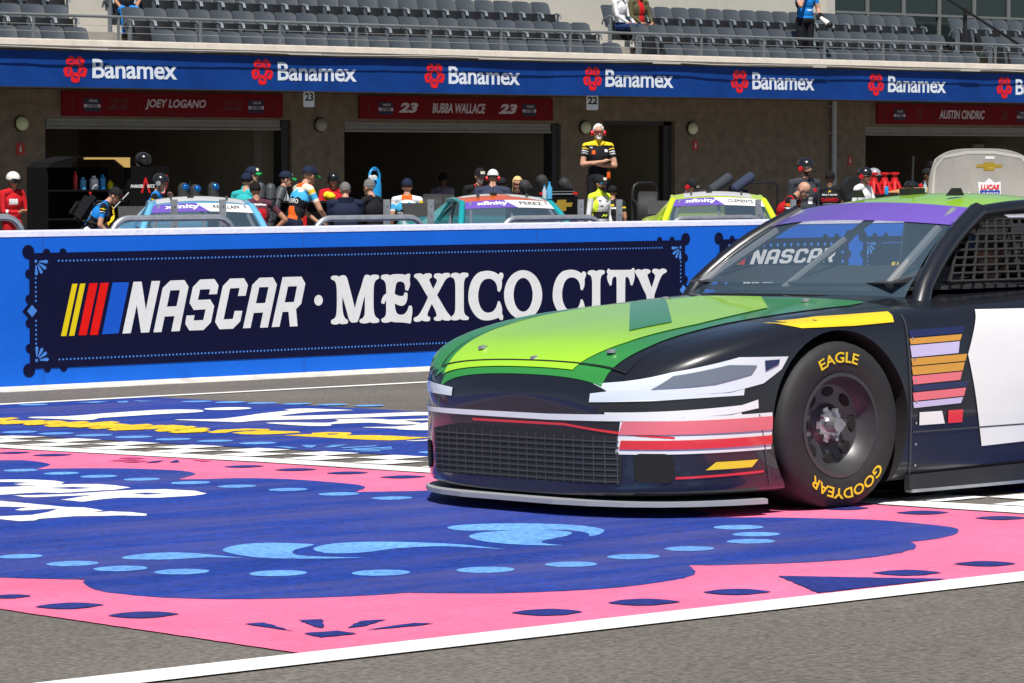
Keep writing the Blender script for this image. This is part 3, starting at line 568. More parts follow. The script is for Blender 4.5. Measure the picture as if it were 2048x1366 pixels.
def flower(cx, cz, r):
    sh = []
    for k in range(5):
        a = rad(-90+72*k); u = Vector((math.cos(a), math.sin(a))); v = Vector((-u.y, u.x)); o = Vector((cx, cz))
        pet = [o+u*(r*x)+v*(r*y) for x, y in ((.36, -.16), (.50, -.34), (.74, -.38), (.93, -.30), (1.0, -.12), (1.0, .12), (.93, .30), (.74, .38), (.50, .34), (.36, .16))]
        q = u*(r*.60); s = rad(22); e = (u*math.sin(s)+v*math.cos(s)); f = (u*math.cos(s)-v*math.sin(s))
        hole = [o+q+e*(r*i)+f*(r*j) for i, j in ((-.20, -.05), (.20, -.05), (.20, .07), (-.20, .07))]
        sh.append(([tuple(p) for p in spline(pet, 3)], [[tuple(p) for p in hole]]))
        b0 = o+u*(r*.27); sh.append([tuple(b0-v*(r*.20)), tuple(o+u*(r*.42)-v*(r*.24)), tuple(o+u*(r*.42)+v*(r*.24)), tuple(b0+v*(r*.20))])
    return sh
base = text2d('Banamex', 1.0, off=.02, space=.97)
for i, (pf, pt0, pt1, py0, py1) in enumerate([(152, 186, 355, 117.5, 156.5), (525.5, 557, 714, 124, 161), (870, 898, 1042, 132, 168), (1186, 1212, 1347, 138, 174), (1481, 1506, 1631, 144, 179), (1752.5, 1777, 1893, 151, 184.5), (2010, 2032, 2140, 158, 190)]):
    c = W(pf, (py0+py1)/2+1, FY)
    fl_ = sheet('flower_emblem', flat(flower(c.x, c.z+.005, .232)), lambda x, z: (x, bwave(x, z)-.006, z), m_bred, bo, UPF)
    a = W(pt0, py1, FY); b = W(pt1, py0, FY)
    sheet('lettering', fit(base, a.x, b.x, a.z, W(pt0, py0, FY).z), lambda x, z: (x, bwave(x, z)-.006, z), m_bwh, bo, UPF)
# cable run along the top of the banner
cb = MB(); rn = random.Random(8)
for j, zz in enumerate((3.585, 3.60)):
    cb.tube([(x, YB_-.12-.01*j, zz+.012*math.sin(x*1.3+j)+.01*rn.random()) for x in np.arange(XA, XZ, .5)], .008, 5)
for x in np.arange(XA+1, XZ, 4.3): cb.bbox((x, YB_-.135, 3.582), (x+.35+.4*rn.random(), YB_-.11, 3.612))
co = cb.build('cable_run', mat('cable_white', (.55, .53, .48), .6)); tag(co, 'thin pale cables and conduits running along top of blue banner', 'cable')
# ---------------------------------------------------------------- terrace railing
m_rail = mat('rail_grey', (.15, .165, .175), .5, var=.15, scale=10)
rl = empty('terrace_railing', (0, 0, 0), 'grey steel handrail with posts in front of the lowest seats', 'railing'); YRL = YB_+.12
zr = W(1024, 59, YRL).z
mb = MB(); mb.tube([(XA, YRL, zr), (XZ, YRL, zr)], .026, 10); mb.build('handrail', m_rail, rl, smooth=50)
px = W(66.5, 50, YRL).x; d = W(236, 50, YRL).x-px
for k in range(-5, 22):
    x = px+k*d*1.005
    mb = MB(); mb.bbox((x-.018, YRL-.02, 3.74), (x+.018, YRL+.02, zr-.02)); mb.bbox((x-.05, YRL-.05, 3.75), (x+.05, YRL+.05, 3.765)); mb.build('post', m_rail, rl)
for zz in (.33, .62):
    mb = MB(); mb.tube([(XA, YRL, 3.755+(zr-3.755)*zz), (XZ, YRL, 3.755+(zr-3.755)*zz)], .004, 5); mb.build('wire', m_galv, rl)
# ---------------------------------------------------------------- stadium seats
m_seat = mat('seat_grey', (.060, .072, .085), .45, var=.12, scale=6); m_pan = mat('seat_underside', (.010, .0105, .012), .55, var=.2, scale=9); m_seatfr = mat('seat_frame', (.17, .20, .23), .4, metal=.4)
def seat_meshes():
    b = MB()
    def bk(u, v):                            # curved back, rounded at the top
        x = (u-.5)*.455; z = .40+v*.46; w = 1-.03*(max(0, v-.7)/.3)**2
        return (x*w, .10+.17*v-.05*(1-(2*u-1)**2)*-1+.0, z-(.03*abs(2*u-1)**6 if v > .9 else 0))
    b.grid(bk, 8, 6); b.grid(lambda u, v: tuple(Vector(bk(u, v))+Vector((0, .03, -.002))), 8, 6, flip=True)
    for u in (0, 1): b.grid(lambda s, v, u=u: tuple(Vector(bk(u, v))+Vector((0, .03*s, -.002*s))), 1, 6)
    for v in (0, 1): b.grid(lambda u, s, v=v: tuple(Vector(bk(u, v))+Vector((0, .03*s, -.002*s))), 8, 1)
    p = MB()
    def pn(u, v): x = (u-.5)*.40; return (x*(1-.08*v), -.09+.09*v-.03*(1-(2*u-1)**2), .14+.47*v)
    p.grid(pn, 6, 4); p.grid(lambda u, v: tuple(Vector(pn(u, v))+Vector((0, .045, 0))), 6, 4, flip=True)
    for u in (0, 1): p.grid(lambda s, v, u=u: tuple(Vector(pn(u, v))+Vector((0, .045*s, 0))), 1, 4)
    for v in (0, 1): p.grid(lambda u, s, v=v: tuple(Vector(pn(u, v))+Vector((0, .045*s, 0))), 6, 1)
    fr = []
    for sx in (-1, 1):
        f = MB(); f.bbox((sx*.224-.013, -.06, 0), (sx*.224+.013, .05, .46)); f.tube([(sx*.224, -.13, .52), (sx*.224, -.10, .60), (sx*.224, .02, .625), (sx*.224, .20, .56), (sx*.224, .24, .46)], .019, 6); f.box((sx*.224, -.03, .50), (.024, .05, .20)); f.bbox((sx*.224-.02, -.10, 0), (sx*.224+.02, .10, .015)); fr.append(f)
    return b, p, fr
sb, sp_, sf = seat_meshes()
SEATL = 'empty dark grey tip-up seat in the rows of the terrace stand'
proto = empty('stadium_seat', (0, 0, 0), SEATL, 'seat', 'grey tip-up seats on the terrace')
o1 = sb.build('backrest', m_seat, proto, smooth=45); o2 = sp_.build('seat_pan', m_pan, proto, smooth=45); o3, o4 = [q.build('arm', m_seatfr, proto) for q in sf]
spots = []
PIT_ = .478
def run(px0, px1, k, fromright=False):
    y = ROWY[k]+.1; a = W(px0, 50, y).x; b = W(px1, 50, y).x; n = max(1, int(round((b-a)/PIT_)))
    for i in range(n):
        spots.append(((b-.24-PIT_*i) if fromright else (a+.24+PIT_*i), ROWY[k], ROWZ[k]))
run(-60, 185, 0, True); run(313, 1239, 0); run(1340, 1956, 0); run(2030, 2150, 0)
run(-60, 145, 1, True); run(252, 1193, 1); run(1271, 1909, 1); run(1973, 2150, 1)
run(-40, 128, 2, True); run(212, 1124, 2); run(1212, 1844, 2); run(1907, 2130, 2)
rn = random.Random(12)
for i, (x, y, z) in enumerate(spots):
    if i == 0: r = proto
    else:
        r = proto.copy(); C.objects.link(r)
        for ch in (o1, o2, o3, o4):
            c = ch.copy(); C.objects.link(c); c.parent = r
    r.location = (x, y, z); r.rotation_euler = (0, 0, rn.uniform(-.02, .02))
print('seats', len(spots))
# ---------------------------------------------------------------- signs, number plates, lamps on the facade
m_sred = mat('sign_red', (.18, .003, .010), .7, spec=.2, var=.12, scale=2); m_sdk = mat('sign_dark_red', (.12, .008, .012), .6); m_swh = mat('sign_lilac_white', (.62, .55, .62), .6); m_snv = mat('sign_navy', (.012, .016, .05), .6)
def rounded(x0, x1, z0, z1, r, n=5):
    out = []
    for cx, cz, a0 in ((x1-r, z1-r, 0), (x0+r, z1-r, 90), (x0+r, z0+r, 180), (x1-r, z0+r, 270)):
        out += [(cx+r*math.cos(rad(a0+90*k/n)), cz+r*math.sin(rad(a0+90*k/n))) for k in range(n+1)]
    return out
def ring(x0, x1, z0, z1, r, t): return (rounded(x0, x1, z0, z1, r), [rounded(x0+t, x1-t, z0+t, z1-t, r-t)])
def name_board(px0, px1, py0, py1, name, num, numdark, label):
    y = YF-.05; a = W(px0, py0, y); b = W(px1, py1, y); L = b.x-a.x; H = .44; z0 = 2.505; z1 = z0+H-.01
    mb = MB(); mb.bbox((a.x, y, z0), (b.x, y+.045, z1)); o = mb.build('name_board', m_sred); tag(o, label, 'sign', 'red name boards over the garage doors')
    fn = lambda k: (lambda x, z: (x, y-.003*k, z)); cx = (a.x+b.x)/2; cz = (z0+z1)/2
    hw = L*(.155 if len(name) < 14 else .155)
    sheet('name_frame', flat([ring(cx-hw-.06, cx+hw+.06, z0+.045, z1-.045, .15, .014)]), fn(1), m_sdk, o, UPF)
    for s in (-1, 1):
        for q_ in ([(cx+s*(hw+.03), cz+.1), (cx+s*(hw+.06), cz+.03), (cx+s*(hw+.06), cz-.03), (cx+s*(hw+.03), cz-.1), (cx+s*(hw+.045), cz)], [(cx+s*(L/2-.16), cz+.15), (cx+s*(L/2-.22), cz+.05), (cx+s*(L/2-.22), cz-.05), (cx+s*(L/2-.16), cz-.15), (cx+s*(L/2-.195), cz)]): sheet('frame_arc', flat([q_]), fn(2), m_sdk, o, UPF)
    t = text2d(name, 1, shear=.22, off=.03); sheet('lettering', fit(t, cx-hw*.88, cx+hw*.9, cz-.095, cz+.095), fn(1), m_swh, o, UPF)
    for s in (-1, 1):
        nx = cx+s*L*.258; t = text2d(num, 1, shear=.25, off=.05); hwn = .115*len(num)
        sheet('lettering', fit(t, nx-hwn, nx+hwn, cz-.095, cz+.095), fn(1), m_sdk if numdark else m_swh, o, UPF)
        ex = cx+s*L*.372; bx = sheet('series_emblem', flat([rect(ex-.17, ex+.17, cz-.13, cz+.10)]), fn(1), m_snv, o, UPF)
        sheet('emblem_band', flat([rect(ex-.17, ex+.17, cz-.065, cz-.005)]), fn(2), m_swh, bx, UPF)
        sheet('lettering', merge(fit(text2d('NASCAR', 1, shear=.2, off=.03), ex-.07, ex+.11, cz+.03, cz+.075)), fn(2), m_swh, bx, UPF)
        sheet('lettering', fit(text2d('CUP SERIES', 1, shear=.2, off=.03), ex-.12, ex+.12, cz-.062, cz-.008), fn(3), m_snv, bx, UPF)
name_board(125, 566, 184, 232, 'JOEY LOGANO', '22', True, 'red board over left garage door with name in white italics, dark 22s')
name_board(720, 1106, 190, 235, 'BUBBA WALLACE', '23', False, 'red board over middle garage door with white 23 either side of name')
name_board(1755, 2085, 210, 248, 'AUSTIN CINDRIC', '2', True, 'red board over right garage door with name between dark 2s')
m_plate = mat('plate_white', (.80, .80, .78), .5); m_ink = mat('plate_ink', (.01, .01, .01), .6)
for px0, px1, py0, py1, t, lab in ((607, 628, 183, 214, '23', 'white hanging plate with black 23 under the blue banner'), (1173, 1196, 191, 220, '22', 'white hanging plate with black 22 above the white-haired man')):
    y = YB_+.25; a = W(px0, py1, y); b = W(px1, py0, y); mb = MB()
    mb.prism(rounded(a.x, b.x, a.z, b.z, .03), y-.01, y+.01); mb.bbox(((a.x+b.x)/2-.004, y-.004, b.z), ((a.x+b.x)/2+.004, y+.004, 3.0))
    o = mb.build('number_plate', m_plate); tag(o, lab, 'sign', 'garage number plates')
    sheet('lettering', fit(text2d(t, 1, off=.03), a.x+.025, b.x-.025, (a.z+b.z)/2-.03, b.z-.025), lambda x, z: (x, y-.013, z), m_ink, o, UPF)
m_lamp = mat('opal_glass', (.62, .66, .40), .3, coat=.5); m_lamp2 = mat('opal_grey', (.30, .30, .24), .4)
for i, (px, py, lab) in enumerate(((43, 247, 'round opal wall lamp left of the leftmost garage door'), (641, 250, 'dull grey round wall lamp between the two left garages'), (1170, 255, 'round opal wall lamp beside white-haired man'), (1384, 257, 'round opal wall lamp right of the narrow doorway'))):
    c = W(px, py, YF-.03); t = empty('wall_lamp', (c.x, YF, c.z), lab, 'lamp', 'round lamps on the garage front')
    R = Matrix.Rotation(rad(90), 4, 'X'); mb = MB(); mb.lathe([(.0, .0), (.135, .0), (.14, .03), (.13, .05), (.118, .05)], 24, R); mb.build('lamp_base', m_dark, t, smooth=40)
    mb = MB(); mb.lathe([(.125, .04), (.122, .07), (.10, .105), (.06, .13), (.0, .138)], 24, R); mb.build('lamp_shade', m_lamp2 if i == 1 else m_lamp, t, smooth=60)
m_fire = mat('fire_sign_red', (.42, .02, .015), .5); m_fw = mat('fire_sign_white', (.6, .6, .55), .5)
for px, py, hw, hh, lab in ((41, 298, .085, .10, 'red fire extinguisher sign left of the leftmost garage'), (1165, 319, .05, .08, 'small red sign half hidden behind white-haired man'), (1391, 291, .075, .095, 'red fire extinguisher sign below lamp by narrow doorway'), (1700, 322, .065, .09, 'red sign between drainpipe and right garage door')):
    c = W(px, py, YF-.01); mb = MB(); mb.bbox((c.x-hw, YF-.012, c.z-hh), (c.x+hw, YF-.001, c.z+hh)); o = mb.build('fire_sign', m_fire); tag(o, lab, 'sign', 'red safety signs on the garage front')
    sheet('pictogram', flat([rounded(c.x-.018, c.x+.018, c.z-.05, c.z+.03, .012), rect(c.x-.006, c.x+.006, c.z+.03, c.z+.05), [(c.x-.03, c.z+.055), (c.x+.02, c.z+.05), (c.x+.02, c.z+.062)]]), lambda x, z: (x, YF-.0155, z), m_fw, o, UPF)
c = W(1668, 300, YF-.08); mb = MB(); mb.tube([(c.x, YF-.08, FLO), (c.x, YF-.08, 2.97)], .055, 12)
for z in (.3, 1.3, 2.3, 2.85): mb.bbox((c.x-.07, YF-.1, z), (c.x+.07, YF-.0, z+.03))
o = mb.build('drainpipe', m_gsteel, smooth=50); tag(o, 'grey vertical drainpipe on stone wall left of right garage', 'pipe')
# black tripod arm standing in the right aisle
mb = MB(); a = W(1944, 35, 28.4); mb.tube([(a.x, 28.6, 3.2), (a.x, 28.6, 5.0)], .045, 8); b = W(1890, -10, 28.4); c2_ = W(2050, 92, 28.4)
mb.tube([(b.x, 28.5, b.z), (c2_.x, 28.5, c2_.z)], .03, 8); o = mb.build('camera_crane', m_black); tag(o, 'black camera pole with sloping arm in the right-hand aisle', 'camera crane')
# ---------------------------------------------------------------- galvanised hoops and posts behind the wall
hp = []
YH = .42
for i, (p0, p1, lab) in enumerate(((-330, 45, 'galvanised tube hoop behind the wall at far left of the row'), (222, 467, 'galvanised tube hoop in front of the pale blue race car'), (628, 848, 'galvanised tube hoop in front of the navy hoodie man'), (1003, 1203, 'galvanised tube hoop right of the teal and orange car windscreen'), (1340, 1525, 'galvanised tube hoop in front of fluorescent yellow race car'), (1655, 1830, 'galvanised tube hoop hidden behind the passing car roof'))):
    a = W(p0, 450, YH).x; b = W(p1, 450, YH).x; zt = W((p0+p1)/2, 436 if i < 5 else 434, YH).z; r = .16; pts = [(a, YH, -.1), (a, YH, zt-r)]
    pts += [(a+r-r*math.cos(rad(t)), YH, zt-r+r*math.sin(rad(t))) for t in (15, 30, 45, 60, 75, 90)]
    pts += [(b-r+r*math.sin(rad(t)), YH, zt-r+r*math.cos(rad(t))) for t in (0, 15, 30, 45, 60, 75, 90)]+[(b, YH, -.1)]
    if i == 5: continue
    mb = MB(); mb.tube(pts, .026, 12); o = mb.build('barrier_hoop', m_galv, smooth=50); tag(o, lab, 'barrier', 'tube hoops behind the pit wall')
for px, lab in ((350, 'drilled steel post standing before blue car windscreen'), (447, 'drilled steel post near right end of blue car'), (775, 'drilled steel post beside the dark polo man'), (863, 'drilled steel post left of the teal and orange car'), (1163, 'drilled steel post just left of the fluorescent suit driver'), (1240, 'drilled steel post right of the fluorescent suit driver'), (1518, 'drilled steel post at right end of the yellow car'), (1588, 'drilled steel post before the grey hoodie man')):
    y = .60; x = W(px, 430, y).x; z = W(px, 399, y).z; h = .022
    loop = rect(x-.027, x+.027, -.02, z); holes = [ellipse(x, z-.06-k*.08, .007, .007, 8) for k in range(5)]
    vt = flat([(loop, holes)]); mb = MB(); n = len(vt[0]); mb.v = [(p[0], y, p[1]) for p in vt[0]]+[(p[0], y+h, p[1]) for p in vt[0]]
    mb.f = list(vt[1])+[tuple(i+n for i in t[::-1]) for t in vt[1]]+[(i, (i+1) % 4, (i+1) % 4+n, i+n) for i in range(4)]; mb.m = [0]*len(mb.f)
    o = mb.build('steel_post', m_galv); tag(o, lab, 'post', 'drilled steel posts behind the pit wall')
# ---------------------------------------------------------------- stock car (x forward, y left, z up, front axle at x = 0)
WB = 2.67; AX = 2*WB
def interp(t, xs, ys): return float(np.interp(t, xs, ys))
ST = [.96, .95, .925, .885, .82, .72, .60, .45, .25, .0, -.25, -.45, -.65, -.9, -1.2, -1.6, -2.0, -2.3, -2.5, -2.67, -2.85, -3.1, -3.35, -3.55, -3.66, -3.68]
def car_section(x):
    t = -x
    w = interp(t, [-.96, -.95, -.925, -.885, -.82, -.72, -.60, -.45, 0, .5, 1.3, 2.2, 2.67, 3.2, 3.55, 3.68], [.40, .50, .61, .70, .80, .875, .925, .955, .972, .965, .955, .960, .972, .955, .92, .88])
    zc = interp(t, [-.96, -.94, -.885, -.82, -.7, -.5, -.25, 0, .3, .5, .7, 1.2, 2.2, 2.8, 3.2, 3.68], [.50, .575, .63, .665, .715, .755, .79, .82, .855, .885, .90, .90, .91, .93, .95, .955])
    zs = interp(t, [-.96, -.94, -.885, -.82, -.7, -.5, -.25, 0, .3, .6, 1.2, 2.0, 2.5, 2.67, 3.0, 3.68], [.46, .53, .585, .63, .69, .745, .79, .815, .825, .835, .86, .875, .895, .905, .91, .91])
    zb = interp(t, [-1.03, .4, 3.3, 3.68], [.085, .085, .11, .2])
    tum = interp(t, [-1.03, -.6, 0, 1.2, 2.67, 3.6], [.02, .02, .03, .06, .05, .05])
    return [(0, zb), (w*.6, zb), (w*.965, zb+.005), (w*.985, zb+.035), (w*.99, zb+(zs-zb)*.25), (w, zb+(zs-zb)*.45), (w-.008, zb+(zs-zb)*.66), (w-tum*.6, zs-.075), (w-tum*1.25, zs-.022), (w*.93-tum*1.6, zs+.002), (w*.78-tum, zs*.45+zc*.55-.0), (w*.5, zc-.006), (w*.25, zc), (0, zc+.001)]
def car_body_mesh():
    bm = bmesh.new(); rows = []
    for x in ST:
        s = car_section(x); row = [bm.verts.new((x, y, z)) for y, z in s]+[bm.verts.new((x, -y, z)) for y, z in s[-2:0:-1]]
        rows.append(row)
    n = len(rows[0])
    for a, b in zip(rows, rows[1:]):
        for j in range(n): bm.faces.new((a[j], a[(j+1) % n], b[(j+1) % n], b[j]))
    for row, k in ((rows[0], 1), (rows[-1], -1)):          # end caps as ladders of quads
        h = n//2
        for i in range(1, h):
            L = [row[i], row[i+1] if i+1 <= h else row[h], row[n-i-1] if i+1 < h else row[h], row[n-i]]
            q = []
            for v in L:
                if v not in q: q.append(v)
            if len(q) > 2: bm.faces.new(q)
        bm.faces.new((row[0], row[1], row[n-1]))
    bmesh.ops.recalc_face_normals(bm, faces=bm.faces)
    me = bpy.data.meshes.new('car_body'); bm.to_mesh(me); bm.free()
    o = bpy.data.objects.new('tmp', me); C.objects.link(o)
    sd = o.modifiers.new('s', 'SUBSURF'); sd.levels = 2; sd.render_levels = 2
    cut = MB()
    for ax in (0, -WB):
        for s in (-1, 1):
            R = Matrix.Translation((ax, s*.80, .355)) @ Matrix.Rotation(rad(90), 4, 'X')
            cut.lathe([(.395, -.215), (.395, .26)], 48, R)
    co = cut.build('cut', None); bo = o.modifiers.new('b', 'BOOLEAN'); bo.operation = 'DIFFERENCE'; bo.object = co; bo.solver = 'EXACT'
    bpy.context.view_layer.update(); dg = bpy.context.evaluated_depsgraph_get()
    me2 = bpy.data.meshes.new_from_object(o.evaluated_get(dg)); me2.name = 'car_body'
    for x in (o, co): bpy.data.objects.remove(x)
    mi = np.zeros(len(me2.polygons), dtype=np.int32)
    for i, p in enumerate(me2.polygons):
        c = p.center
        for ax in (0, -WB):
            d = math.hypot(c.x-ax, c.z-.355)
            if d < .397 and abs(c.y) > .5 and abs(c.y) < .99: mi[i] = 1
        if p.normal.z < -.7 and c.z < .2: mi[i] = 1
    me2.materials.clear()
    me2.polygons.foreach_set('material_index', mi); smooth_by_angle(me2, 32); 
    return me2
BODY = car_body_mesh(); CUTM = mat('wheel_well_black', (.008, .008, .009), .9)
# greenhouse
def ws(u, v):                                 # windscreen: u across (0 = left), v up
    y = (1-2*u); yb = .74*y; yt = .565*y
    b = Vector((-.43-.26*y*y, yb, .885-.02*y*y)); t = Vector((-1.17-.10*y*y, yt, 1.285-.035*y*y))
    return b.lerp(t, v)+Vector((.03, 0, .035))*math.sin(math.pi*v)*.8
def roof(u, v):                               # u across, v back
    y = 1-2*u; f = Vector((-1.17-.10*y*y, .565*y, 1.285-.035*y*y)); r = Vector((-2.22+.10*y*y, .545*y, 1.275-.04*y*y))
    return f.lerp(r, v)+Vector((0, 0, .045))*math.sin(math.pi*v)*(1-.25*y*y)
def rg(u, v):
    y = 1-2*u; t = Vector((-2.22+.10*y*y, .545*y, 1.275-.04*y*y)); b = Vector((-3.0+.12*y*y, .66*y, .955-.03*y*y))
    return t.lerp(b, v)+Vector((0, 0, .02))*math.sin(math.pi*v)
def shell(fn, nu, nv, th, mi=0):
    m = MB(); m.grid(fn, nu, nv, mi)
    m.grid(lambda u, v: tuple(Vector(fn(u, v))-Vector((0, 0, th))), nu, nv, mi, flip=True)
    for u in (0, 1): m.grid(lambda s, v, u=u: tuple(Vector(fn(u, v))-Vector((0, 0, th*s))), 1, nv, mi)
    for v in (0, 1): m.grid(lambda u, s, v=v: tuple(Vector(fn(u, v))-Vector((0, 0, th*s))), nu, 1, mi)
    return m
WSM = None
m_wsg = mat('windscreen_glass', (.55, .62, .68), .03, spec=.6, trans=.0)
def glassmat(name, tint, a):
    m = bpy.data.materials.new(name); m.use_nodes = True; n = m.node_tree; b = n.nodes['Principled BSDF']
    b.inputs['Base Color'].default_value = (*tint, 1); b.inputs['Roughness'].default_value = .04; b.inputs['Alpha'].default_value = a; b.inputs['Specular IOR Level'].default_value = .8
    return m
m_scr = glassmat('car_glass', (.10, .16, .22), .38)
m_int = mat('cabin_dark', (.03, .032, .036), .7, var=.2, scale=6); m_cage = mat('roll_cage', (.20, .21, .23), .45); m_net = mat('window_net', (.015, .015, .016), .9); m_seam = mat('panel_seam', (.055, .06, .068), .5); m_mesh = mat('grille_mesh', (.075, .08, .085), .5, metal=.3)
m_tyre = mat('tyre', (.018, .018, .019), .7, var=.25, scale=14); m_rim = mat('wheel_rim', (.075, .075, .08), .38, metal=.5, var=.15, scale=20); m_tylet = mat('tyre_yellow', (.75, .55, .02), .6); m_lug = mat('lug_steel', (.45, .45, .46), .35, metal=.8)
def paint(name, c, coat=.8): return mat('paint_'+name, c, .32, coat=coat, var=.03, scale=3)
_cache = {}
def cached(key, maker, mats_):
    if key not in _cache:
        o = maker(); _cache[key] = o.data; bpy.data.objects.remove(o)
    return _cache[key]
def tyre_letters(s, n0, r0, h):
    out = []
    t = text2d(s, 1, off=.02); xs = [p[0] for p in t[0]]; L = max(xs)-min(xs); ys = [p[1] for p in t[0]]; Hh = max(ys)-min(ys)
    k = h/Hh; V = []
    for x, y in t[0]:
        a = rad(n0)-x*k*1.25/r0; r = r0+(y-min(ys))*k; V.append((r*math.cos(a), r*math.sin(a)))
    return V, t[1]
def tyre_letters_b(s, n0, r0, h):
    V, T = tyre_letters(s, n0, r0, h); return V, T
def wheel(parent, x, s, full=True):
    y = s*.965
    R = Matrix.Translation((x, y-s*.0, .352)) @ Matrix.Rotation(rad(-90*s), 4, 'X')      # local +z = outward
    def P(prof, n=40): 
        m = MB(); m.lathe(prof, n, R, cap=False); return m
    w_ = P([(.20, -.30), (.30, -.30), (.345, -.285), (.352, -.26), (.352, -.05), (.346, -.025), (.325, -.008), (.29, .0), (.245, -.004), (.222, -.015), (.216, -.03)]).build('wheel', m_tyre, parent, smooth=40)
    P([(.215, -.03), (.221, -.012), (.205, -.010), (.195, -.05), (.17, -.085), (.09, -.10), (.07, -.085), (.0, -.085)]).build('rim', m_rim, w_, smooth=30)
    m = MB(); m.lathe([(.0, -.02), (.03, -.022), (.034, -.075), (.06, -.08), (.06, -.09)], 12, R)
    for k in range(5):
        a = 2*math.pi*k/5; Rk = R @ Matrix.Rotation(a, 4, 'Z'); m.box((.05, 0, -.088), (.05, .03, .012), 0, Rk)
    for k in range(5):
        a = 2*math.pi*k/5+.63; Rk = R @ Matrix.Translation((.062*math.cos(a), .062*math.sin(a), -.082)); m.lathe([(.011, 0), (.011, .028), (.0, .03)], 6, Rk)
    m.build('hub', m_lug, w_)
    m = MB()
    for k in range(8):
        a = 2*math.pi*k/8; Rk = R @ Matrix.Translation((.140*math.cos(a), .140*math.sin(a), -.086)) @ Matrix.Rotation(a, 4, 'Z'); m.lathe([(.031, -.004), (.026, .002), (.0, .002)], 14, Rk @ Matrix.Diagonal((.72, 1.15, 1, 1)))
    m.build('wheel_slot', CUTM, w_, smooth=40)
    if full:
        for word, a0 in (('GOODYEAR', 95), ('EAGLE', 275)):
            V, T = tyre_letters(word, a0, .262, .045); nV = [R @ Vector((a, b, .0025)) for a, b in V]
            if s > 0: 
                V2 = [(a, -b) for a, b in V]; nV = [R @ Vector((a, b, .0035)) for a, b in V2] if False else nV
            me = bpy.data.meshes.new('lettering'); me.from_pydata([tuple(q) for q in nV], [], T); link_mesh('tyre_lettering', me, m_tylet, w_)
    return w_
